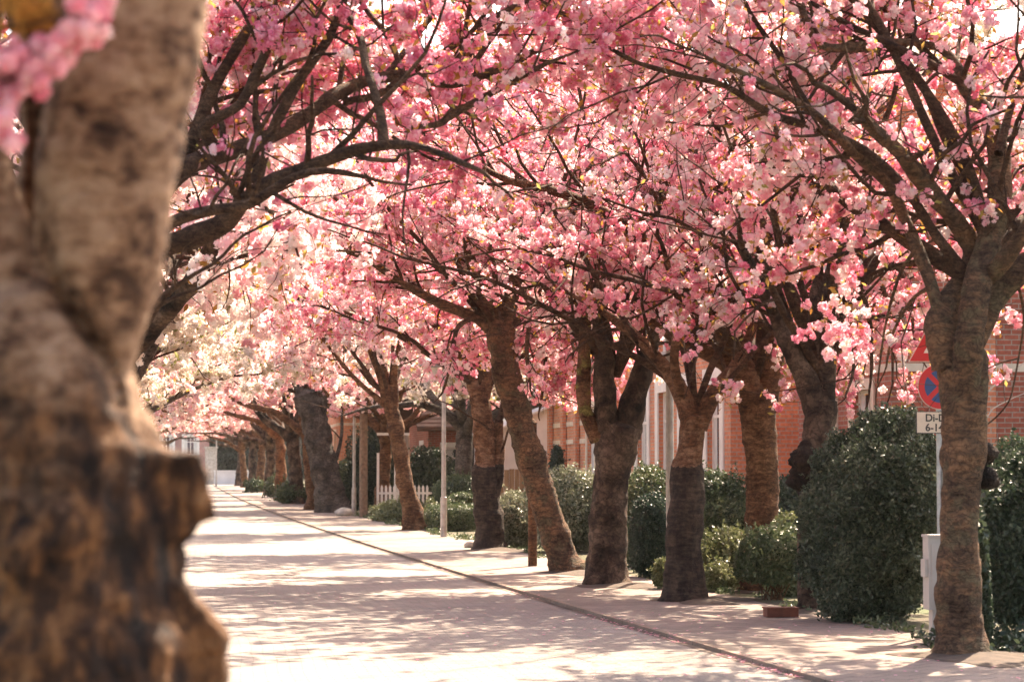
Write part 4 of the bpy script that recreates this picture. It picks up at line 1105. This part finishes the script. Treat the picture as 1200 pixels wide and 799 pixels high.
def house(name, x0, x1, y0, y1, h, brick, roofm, front, side, label, rise=3.0, surround=None, bands=(), pil=(), ridge='y', sw=.18):
    root = empty(name, (0, 0, 0)); tag(root, label, 'house')
    z0 = 0.0
    m = MB()
    wall_open(m, 'x', x0, y0, y1, z0, h, .3, front)
    wall_open(m, 'y', y0, x0 + .3, x1, z0, h, .3, side)
    m.box((x1 - .3, y0 + .3, z0), (x1, y1, h)); m.box((x0 + .3, y1 - .3, z0), (x1 - .3, y1, h))
    if ridge == 'y':
        xm = (x0 + x1) / 2
        for yy_ in (y0, y1 - .3):
            V = [(x0, yy_, h), (x1, yy_, h), (xm, yy_, h + rise), (x0, yy_ + .3, h), (x1, yy_ + .3, h), (xm, yy_ + .3, h + rise)]
            m.add_tri(V, [(0, 1, 2), (3, 5, 4)]); m.add(V, [(0, 2, 5, 3), (1, 4, 5, 2)])
    m.build('wall', brick, root)
    for (a, b_, za, zb) in front: add_window(root, 'x', x0, a, b_, za, zb, surround, sw)
    for (a, b_, za, zb) in side: add_window(root, 'y', y0, a, b_, za, zb, surround, sw)
    r = MB(); e = .45; t = .14
    if ridge == 'y':
        xm = (x0 + x1) / 2; k = rise / (xm - x0)
        for sgn, xa in ((1, x0), (-1, x1)):
            xe = xa - sgn * e; ze = h - e * k
            V = [(xe, y0 - e, ze), (xe, y1 + e, ze), (xm, y1 + e, h + rise), (xm, y0 - e, h + rise)]
            V2 = [(a, b2, c2 + t) for a, b2, c2 in V]
            r.add(V + V2, [(0, 1, 2, 3), (4, 7, 6, 5), (0, 4, 5, 1), (1, 5, 6, 2), (2, 6, 7, 3), (3, 7, 4, 0)])
    else:
        ym = (y0 + y1) / 2; k = rise / (ym - y0)
        for sgn, ya in ((1, y0), (-1, y1)):
            ye = ya - sgn * e; ze = h - e * k
            V = [(x0 - e, ye, ze), (x1 + e, ye, ze), (x1 + e, ym, h + rise), (x0 - e, ym, h + rise)]
            V2 = [(a, b2, c2 + t) for a, b2, c2 in V]
            r.add(V + V2, [(0, 1, 2, 3), (4, 7, 6, 5), (0, 4, 5, 1), (1, 5, 6, 2), (2, 6, 7, 3), (3, 7, 4, 0)])
    ro = r.build('roof', roofm, root)
    ch = MB(); xm, ym = (x0 + x1) / 2, (y0 + y1) / 2
    ch.box((xm - .3, ym - .4, h + rise - .6), (xm + .3, ym + .4, h + rise + 1.1)); ch.box((xm - .36, ym - .46, h + rise + 1.1), (xm + .36, ym + .46, h + rise + 1.2))
    ch.build('chimney', brick, ro)
    if bands:
        for z in bands:
            q = MB()
            ca = sorted([u for o_ in front if o_[2] - .2 < z < o_[3] + .3 for u in (o_[0] - sw, o_[1] + sw)])
            u = [y0 - .02] + ca + [y1]
            for a, b_ in zip(u[::2], u[1::2]): q.box((x0 - .02, a, z), (x0 - .001, b_, z + .13))
            q.box((x0, y0 - .02, z), (x1, y0 - .001, z + .13))
            q.build('string_course', P_cream, root)
    for y_ in pil:
        q = MB(); q.box((x0 - .13, y_ - .22, .0), (x0 - .022, y_ + .22, h))
        q.build('pilaster', brick, root)
    return root
# nearest house behind the big clipped bush
house('brick_house', 11.0, 20, 37.5, 43.5, 6.4, Br_red, Roof_red, [(38.6, 39.8, .9, 2.9), (40.9, 42.1, .9, 2.9), (38.6, 39.8, 4.0, 5.6), (40.9, 42.1, 4.0, 5.6)],
      [(15.2, 16.4, .9, 2.6)], 'red brick house behind the road signs and the nearest cherry tree', surround=P_cream, bands=(3.15,))
q = MB(); q.box((12.33, 37.30, 0), (12.66, 37.495, 6.0))
for o_ in bpy.data.objects:
    if o_.name.startswith('brick_house') and o_.get('label', '').startswith('red brick house behind'): q.build('corner_pier', Br_orange, o_)
house('brick_house', 10.5, 19, 47.0, 58.5, 6.6, Br_orange, Roof_red,
      [(47.9, 49.2, 1.15, 3.3), (50.6, 51.9, 1.15, 3.3), (53.2, 54.5, 1.15, 3.3), (55.9, 57.2, 1.15, 3.3), (47.9, 49.2, 4.2, 5.9), (50.6, 51.9, 4.2, 5.9), (53.2, 54.5, 4.2, 5.9), (55.9, 57.2, 4.2, 5.9)], [],
      'orange brick house with tall white-framed windows between the ringed trunks', surround=P_white, sw=.34)
house('brick_house', 10.5, 18, 62, 72, 6.2, Br_orange, Roof_red, [(63.4, 64.7, 1.2, 3.2), (63.4, 64.7, 4, 5.5), (67.2, 68.4, 4, 5.5)], [],
      'orange brick house with pilasters and cream bands left of the stout trunk', bands=(2.25, 2.75), pil=(66.2, 68.6, 71.2), surround=P_cream)
# garage with white gable
root = empty('garage', (0, 0, 0)); tag(root, 'pale grey garage with low gable above the wooden fence', 'garage')
m = MB(); m.box((9.6, 78, 0), (14, 84, 2.7))
V = [(9.6, 78, 2.7), (14, 78, 2.7), (11.8, 78, 3.7), (9.6, 84, 2.7), (14, 84, 2.7), (11.8, 84, 3.7)]
m.add_tri(V, [(0, 1, 2), (3, 5, 4)]); m.build('wall', P_plaster, root)
m = MB()
for xa, s_ in ((9.6, 1), (14, -1)):
    V = [(xa - s_ * .2, 77.8, 2.62), (xa - s_ * .2, 84.2, 2.62), (11.8, 84.2, 3.71), (11.8, 77.8, 3.71)]; V2 = [(a, b_, c_ + .08) for a, b_, c_ in V]
    m.add(V + V2, [(0, 1, 2, 3), (4, 7, 6, 5), (0, 4, 5, 1), (1, 5, 6, 2), (2, 6, 7, 3), (3, 7, 4, 0)])
m.build('roof', P_plaster, root)
house('brick_house', 8.4, 15, 88, 96, 3.2, Br_red, Roof_brown, [(90, 91.2, 1, 2.4)], [(9.0, 10.2, 1, 2.3)], 'low brick bungalow with brown tiled roof behind the nearer lamp post', ridge='x', rise=2.8, surround=P_white)
house('brick_house', 5.9, 14, 101, 113, 6, Br_orange, Roof_red, [(103, 104.2, 1.2, 3), (107, 108.2, 1.2, 3)], [(7.6, 8.8, 1.2, 3.0), (10.6, 11.8, 1.2, 3.0), (7.6, 8.8, 4.1, 5.5)], 'orange house wall glimpsed beside the thick grey trunk and farther lamp post', surround=P_cream, bands=(3.3,))
house('brick_house', -6.5, 1.2, 232, 240, 5.6, Br_pink, Roof_red, [], [(-3.5, -2.2, 2.6, 4.4), (-1.2, .1, 2.6, 4.4), (-5.6, -4.4, 2.6, 4.4), (-3.5, -2.2, .9, 2.1)], 'pink brick house at the far end of the street left of the road', surround=P_white, ridge='x')
# walls and end of street
root_w = MB(); root_w.box((1.5, 205, 0), (5.4, 205.3, 1.15)); root_w.box((1.45, 204.96, 1.15), (5.45, 205.34, 1.23))
o = root_w.build('garden_wall', P_plaster); tag(o, 'low pale wall at the far end of the right pavement', 'wall')
m = MB(); m.box((.75, 210, 0), (1.75, 211, 3.1)); m.box((.65, 209.9, 3.1), (1.85, 211.1, 3.25))
o = m.build('gate_pillar', P_stone); tag(o, 'tall grey stone pillar at the far end of the street', 'pillar')

# wooden fence
root = empty('wooden_fence', (8.1, 66, KH)); tag(root, 'brown wooden board fence below the pale garage', 'fence')
def wood_mat():
    m, nt, b = mat('fence_wood', .8); co = objco(nt)
    n = noise(nt, 6, co, 5, .6, (1, 1, .12)); r = ramp(nt, [(.35, (.20, .11, .05)), (.65, (.40, .25, .13))]); nt.links.new(n.outputs[0], r.inputs[0]); nt.links.new(r.outputs[0], b.inputs['Base Color']); return m
Mw = wood_mat()
m = MB()
for k in range(17):
    x = k * .145; m.box((x, -.01 + .02 * (k % 2), .05), (x + .135, .012 + .02 * (k % 2), 1.50 + .015 * math.sin(k * 2.3)))
m.build('boards', Mw, root)
for x in (-.05, 1.2, 2.45):
    m = MB(); m.box((x, .035, -.05), (x + .09, .125, 1.62)); m.build('post', Mw, root)
# white picket fence
root = empty('picket_fence', (5.75, 76, KH)); tag(root, 'white picket fence between two slim distant trunks', 'fence')
for k in range(12):
    m = MB(); x = k * .13
    m.box((x, -.012, .05), (x + .075, .012, .92)); m.add_tri([(x, -.012, .92), (x + .075, -.012, .92), (x + .0375, 0, 1.0), (x, .012, .92), (x + .075, .012, .92)], [(0, 1, 2), (3, 2, 4), (0, 2, 3), (1, 4, 2)])
    m.build('picket', P_white, root)
m = MB(); m.box((-.05, .013, .25), (1.62, .04, .32)); m.box((-.05, .013, .7), (1.62, .04, .77)); m.build('rail', P_white, root)
m = MB(); m.box((-.12, .0, 0), (-.045, .08, 2.0)); m.box((.60, .043, 0), (.68, .12, 2.55)); m.box((-.12, .003, 2.55), (.9, .077, 2.63)); m.build('gate_arch', P_white, root)

# ------------------------------------------------------------------ lamps, posts, signs
def cyl(mb, c, r0, r1, z0, z1, n=16):
    mb.tube(np.array([(c[0], c[1], z0), (c[0], c[1], (z0 + z1) / 2), (c[0], c[1], z1)]), np.array([r0, (r0 + r1) / 2, r1]), n)
def lamp(px, D_, H, label, arm=-.32):
    root = empty('street_lamp', at_ground(px, D_)); tag(root, label, 'street lamp', 'street lamps along the pavement')
    m = MB(); cyl(m, (0, 0), .075, .075, 0, .9); cyl(m, (0, 0), .055, .042, .9, H); m.build('pole', P_pole, root, smooth=True)
    m = MB(); P, r = smooth_path([(0, 0, H - .05), (arm * .3, 0, H + .08), (arm, 0, H + .1)], [.03, .028, .025], .04); m.tube(P, r, 10); m.build('arm', P_pole, root, smooth=True)
    m = MB(); a = np.linspace(0, PI / 2, 7)
    m.tube(np.column_stack([np.full(8, arm), np.zeros(8), np.concatenate([[H - .01], H + .02 + np.sin(a) * .16])]), np.concatenate([[.255], np.cos(a) * .26 + .004]), 24); m.build('lamp_cap', P_lampcap, root, smooth=True)
    m = MB(); m.tube(np.column_stack([np.full(5, arm), np.zeros(5), np.array([H - .012, H - .05, H - .12, H - .17, H - .19])]), np.array([.17, .165, .14, .09, .01]), 20); m.build('lamp_lens', P_lens, root, smooth=True)
lamp(520, 54.5, 3.85, 'slim grey street lamp with mushroom head beside the round topiary')
lamp(415, 78, 4.0, 'street lamp beside the thick grey leaning trunk, farther of the two')
lamp(253.5, 185, 4.4, 'tiny pale street lamp at the far end of the street', .3)
def post(name, px, D_, r0, H, m_, label, cat, lean=0.0):
    root = empty(name, at_ground(px, D_)); tag(root, label, cat)
    m = MB(); m.tube(np.array([(0, 0, 0), (lean * .5, 0, H / 2), (lean, 0, H)]), np.array([r0, r0, r0 * .92]), 14, 3, .03); m.build('shaft', m_, root, smooth=True)
    m = MB(); cyl(m, (lean, 0), r0 * 1.12, r0 * .6, H, H + .05); m.build('cap', m_, root, smooth=True)
post('wooden_post', 426, 75.5, .13, 3.4, P_pole_brown, 'brown wooden post just right of the farther lamp', 'post')
post('wooden_post', 624, 38.6, .075, 2.3, bark_reddish, 'thin brown stake in the verge behind the leaning trunk', 'post')
post('steel_post', 785, 33.0, .055, 3.5, P_pole, 'tall grey post just left of the Y-forked cherry tree', 'post')
post('steel_post', 463.5, 77.2, .045, 2.2, P_white, 'thin white post beside the picket fence', 'post')
# garden tree trunk behind the orange-brown trunk
g5 = generic('garden_tree', 35, bark_grey, M_cream, 'cream flowering garden tree behind the round topiary', trunk_r=.30, fork=3.0, zmin=3.5, per=6, group='cream flowering garden trees')
g5.location = tuple(at_ground(543, 72))
CG = 'cream flowering garden trees'
for px, D_, rz, lb in [(620, 92, 1, 'cream flowering tree behind the pale garage'), (465, 101, 2.2, 'cream flowering tree beyond the brown-roofed bungalow'), (700, 84, 3.1, 'cream flowering tree behind the pilastered brick house'),
                       (560, 84, 4.2, 'cream flowering tree between the garage and the bungalow'), (440, 93, 5.0, 'cream flowering tree beside the orange house wall')]:
    copy_thing(g5, at_ground(px, D_), rz, lb, CG, 1.15)
# background trees far behind the gardens and at the street end
g6 = generic('distant_tree', 36, bark_grey, M_cream, 'tall cream blossoming tree right of the brick houses', trunk_r=.35, fork=4.0, zmin=3.5, per=6, bs=.09, n=8, Ls=(5, 7.5), gap=.3, group='tall pale trees behind the houses')
g6.location = (24, 62, KH)
for k, (x, y, s_, lb) in enumerate([(26, 68, 1.7, 'tallest cream tree above the roofs at the right'), (17, 92, 1.8, 'tall broad cream tree above the bungalow roof'), (32, 56, 1.6, 'broad cream tree right of the tallest one'), (22, 80, 1.7, 'tall cream tree behind the pilastered house'), (17, 105, 1.3, 'tall cream tree beyond the bungalow'), (10, 128, 1.2, 'tall cream tree beyond the orange house'), (6.5, 160, 1.2, 'tall cream tree over the far right pavement'),
                                    (-7, 60, 1.1, 'tall cream tree left of the road in the middle distance'), (-8, 82, 1.2, 'tall cream tree left of the road beyond the nearer one'), (-9, 110, 1.3, 'tall cream tree left of the far road'), (-8, 150, 1.3, 'tall cream tree before the pink brick house'), (28, 46, 1.1, 'tall cream tree beside the nearest brick house')]):
    copy_thing(g6, (x, y, KH), k * 1.3, lb, 'tall pale trees behind the houses', s_)
for x, y, w, h, lb in [(2.9, 246, 2.4, 2.6, 'dark rounded evergreen closing the end of the street'), (7.6, 244, 2.6, 3.4, 'dark evergreen right of the street end'), (-.6, 250, 2.2, 2.2, 'dark evergreen left of the street end'), (13, 250, 4, 5, 'large dark evergreen right of the street end'), (-11, 246, 4, 4.5, 'large dark evergreen beside the pink brick house')]:
    bush('evergreen_tree', (x, y, 0), (w, w, h), 9000, G_hedgebrown, int(abs(x) * 10), lb, 'tree', power=2.2, leaf=.16, rough=.2)
k = 0
g7 = None
trng = np.random.RandomState(3)
tl = MB()
for q_ in range(26):
    cx_, cy_ = -120 + q_ * 11 + trng.normal() * 2, 300 + trng.normal() * 8
    P = trng.normal(size=(1500, 3)); P /= np.linalg.norm(P, axis=1)[:, None]; P *= trng.uniform(.5, 1, (1500, 1)) ** .4
    P = P * np.array([8, 6, 6 + trng.uniform(0, 4)]) + np.array([cx_, cy_, 7]); P = P[P[:, 2] > 0]
    add_leaves(tl, P, trng, .8, np.clip(trng.normal(.5, .25, len(P)), 0, 1), .7)
o = tl.build('woods', G_mid, tint=True); tag(o, 'distant line of trees beyond the end of the street', 'woods', kind='stuff')
# left side of the street, behind the near trunk
for k, (y, h) in enumerate([(12, .55), (22, .6), (32, .55), (42, .6), (52, .55)]):
    bush('privet_hedge', (float(kx(y)) - ROADW - 3.4, y, KH), (.45, 4.7, h), 14000, G_dark, 60 + k, ['clipped privet hedge section on the left side nearest the viewer', 'second privet hedge section on the left side', 'third privet hedge section on the left side', 'fourth privet hedge section on the left side', 'last privet hedge section on the left side'][k], 'hedge', power=6, leaf=.035, rough=.04)

# thin sunlit air down the street
m = bpy.data.materials.new('haze_air'); m.use_nodes = True; nt = m.node_tree; nt.nodes.clear()
out = nt.nodes.new('ShaderNodeOutputMaterial'); pv = nt.nodes.new('ShaderNodeVolumePrincipled')
pv.inputs['Color'].default_value = (.96, .93, .90, 1); pv.inputs['Density'].default_value = .0001; pv.inputs['Anisotropy'].default_value = .2
nt.links.new(pv.outputs[0], out.inputs['Volume'])
hz = MB(); hz.box((-2600, -2600, -1.2), (2600, 3600, 32)); o = hz.build('haze', m); tag(o, 'thin pale haze over the whole street', 'haze', kind='stuff')

# white cabinet beside the nearest tree
D_ = 21.6
root = empty('utility_cabinet', at_ground(1097, D_)); tag(root, 'narrow light grey utility cabinet on a stand left of the nearest trunk', 'cabinet')
m = MB(); m.box((-.10, -.07, .30), (.16, .11, .96)); m.build('housing', P_box, root)
m = MB(); m.box((-.075, -.082, .34), (.145, -.072, .90)); m.build('door', P_box, root)
m = MB(); m.box((-.13, -.05, .60), (-.102, .08, .76)); m.build('side_box', P_box, root)
m = MB(); m.box((-.11, -.085, .962), (.17, .12, .985)); m.build('lid', P_box, root)
m = MB(); m.box((-.06, -.04, 0), (.12, .07, .298)); m.build('stand', P_box, root)

# road signs on one post
D_ = 22.6
sb = at_ground(1101, D_); sc_ = 1 / ppm(D_)
def zz(py): return float(W(1106, py, D_)[2]) - sb[2]
root = empty('road_sign', sb); tag(root, 'signpost with red triangle, no-parking disc and time plate behind the nearest trunk', 'road sign')
m = MB(); cyl(m, (0, 0), .03, .03, 0, zz(370)); m.build('post', P_metal, root, smooth=True)
def disc(mb, r, z, y, y1, n=48, mi=0):
    a = np.arange(n) * 2 * PI / n
    V = np.vstack([np.column_stack([r * np.cos(a), np.full(n, y), z + r * np.sin(a)]), np.column_stack([r * np.cos(a), np.full(n, y1), z + r * np.sin(a)]), [[0, y, z]], [[0, y1, z]]])
    i = np.arange(n); j = (i + 1) % n
    mb.add(V, np.column_stack([i, i + n, j + n, j])); mb.add_tri(V, np.vstack([np.column_stack([i, j, np.full(n, 2 * n)]), np.column_stack([j + n, i + n, np.full(n, 2 * n + 1)])]))
zc = zz(453); rr = .215
m = MB(); disc(m, rr, zc, -.050, -.036); pl = m.build('disc', S_red, root); pl['label'] = 'round red-bordered blue no-stopping or parking disc'
m = MB(); disc(m, rr + .007, zc, -.0358, -.033); m.build('rim', S_white, pl)
m = MB()
rb_ = .158; wbar = .024
# blue quarters of the disc left free by the red diagonals (upper-left to lower-right, and the other one)
n_ = 14
for q in range(4):
    a0 = q * PI / 2 + PI / 4
    off = wbar / math.sin(PI / 4) / 1.0
    apex = np.array([math.cos(a0 + PI / 4), math.sin(a0 + PI / 4)]) * off
    e = math.asin(wbar / rb_)
    aa = np.linspace(a0 + e, a0 + PI / 2 - e, n_)
    V = [(apex[0], -.0525, zc + apex[1])] + [(rb_ * math.cos(t), -.0525, zc + rb_ * math.sin(t)) for t in aa]
    m.add_tri(V, [(0, k + 1, k + 2) for k in range(n_ - 1)])
m.build('emblem', S_blue, pl)
# triangle, apex up
def tri(mb, R_, z, y0, y1):
    P3 = [(R_ * math.cos(t), R_ * math.sin(t)) for t in (PI / 2, PI / 2 + 2 * PI / 3, PI / 2 + 4 * PI / 3)]
    V = [(x, y0, z + h) for x, h in P3] + [(x, y1, z + h) for x, h in P3]
    mb.add_tri(V, [(0, 1, 2), (3, 5, 4)]); mb.add(V, [(0, 3, 4, 1), (1, 4, 5, 2), (2, 5, 3, 0)])
zt = zz(422) + .16
m = MB(); tri(m, .345, zt, -.050, -.036); tp = m.build('triangle', S_red, root); tp['label'] = 'triangular red-bordered white warning sign'
m = MB(); tri(m, .362, zt, -.0358, -.033); m.build('rim', S_white, tp)
m = MB(); tri(m, .19, zt, -.0525, -.0502); m.build('face', S_white, tp)
za, zb = zz(508), zz(482)
m = MB(); m.box((-.245, -.05, za), (.245, -.036, zb)); pp = m.build('plate', S_black, root); pp['label'] = 'cream rectangular time plate with two lines of text'
m = MB(); m.box((-.236, -.0525, za + .008), (.236, -.0502, zb - .008)); m.build('face', S_cream, pp)
def text(body, x, z, size, y, m_, parent, name='lettering'):
    cu = bpy.data.curves.new(name, 'FONT'); cu.body = body; cu.size = size; cu.extrude = .001; cu.align_x = 'LEFT'; cu.offset = .0022
    o = bpy.data.objects.new(name, cu); COL.objects.link(o)
    dg = bpy.context.evaluated_depsgraph_get(); me = bpy.data.meshes.new_from_object(o.evaluated_get(dg))
    bpy.data.objects.remove(o)
    me.materials.clear(); me.materials.append(m_)
    o = bpy.data.objects.new(name, me); COL.objects.link(o)
    o.parent = parent; o.rotation_euler = (R(90), 0, 0); o.location = (x, y, z)
    return o
text('Di-Do', -.155, za + .118, .10, -.0545, S_black, pp)
text('6-14 h', -.155, za + .025, .10, -.0545, S_black, pp)

# terracotta block
c = G(915, 722, KH)
m = MB(); m.box((-.17, -.1, 0), (.17, .1, .085)); m.box((-.18, -.11, .085), (.18, .11, .10))
o = m.build('terracotta_trough', P_terracotta); o.location = tuple(c); tag(o, 'small terracotta trough in front of the low rounded bush', 'planter')
# pale stones beside the pavement
def stone(px, py, s_, seed, label):
    c = G(px, py, KH); a = np.linspace(0, PI, 8); m = MB()
    m.tube(np.column_stack([np.zeros(8), np.zeros(8), -np.cos(a) * s_ * .55 + s_ * .35]), np.sin(a) * s_ + .005, 12, seed, .35, bfreq=5 / s_ * .5)
    o = m.build('rock', P_stone, smooth=True); o.location = tuple(c); tag(o, label, 'rock', 'pale rocks by the pavement')
stone(552, 641, .16, 1, 'pale rock at the left foot of the orange-brown trunk')
stone(403, 604, .3, 2, 'pale rock between thick grey trunk and farther lamp')
# bare twig crossing in front of the nearest house
root = empty('bare_twig', at_ground(1180, 22.4)); tag(root, 'thin pale bare shoots rising behind the right hedge', 'twig')
m = MB(); c = at_ground(1180, 22.4)
for spec in ([(1128, 560, 2.2), (1146, 480, 1.8), (1165, 452, 1.6), (1200, 425, 1.3), (1240, 398, 1)], [(1140, 560, 2), (1156, 490, 1.5), (1180, 470, 1.2), (1210, 457, 1)]):
    P, r = PXL(spec, 22.4); P, r = smooth_path(P, r, .08); m.tube(P - c, r, 6)
m.build('shoots', P_pole, root)

for o in list(bpy.data.objects):
    if o.type == 'MESH' and o.data.users == 0: pass
print('OBJECTS', len(bpy.data.objects), 'POLYS', sum(len(m.polygons) for m in bpy.data.meshes))
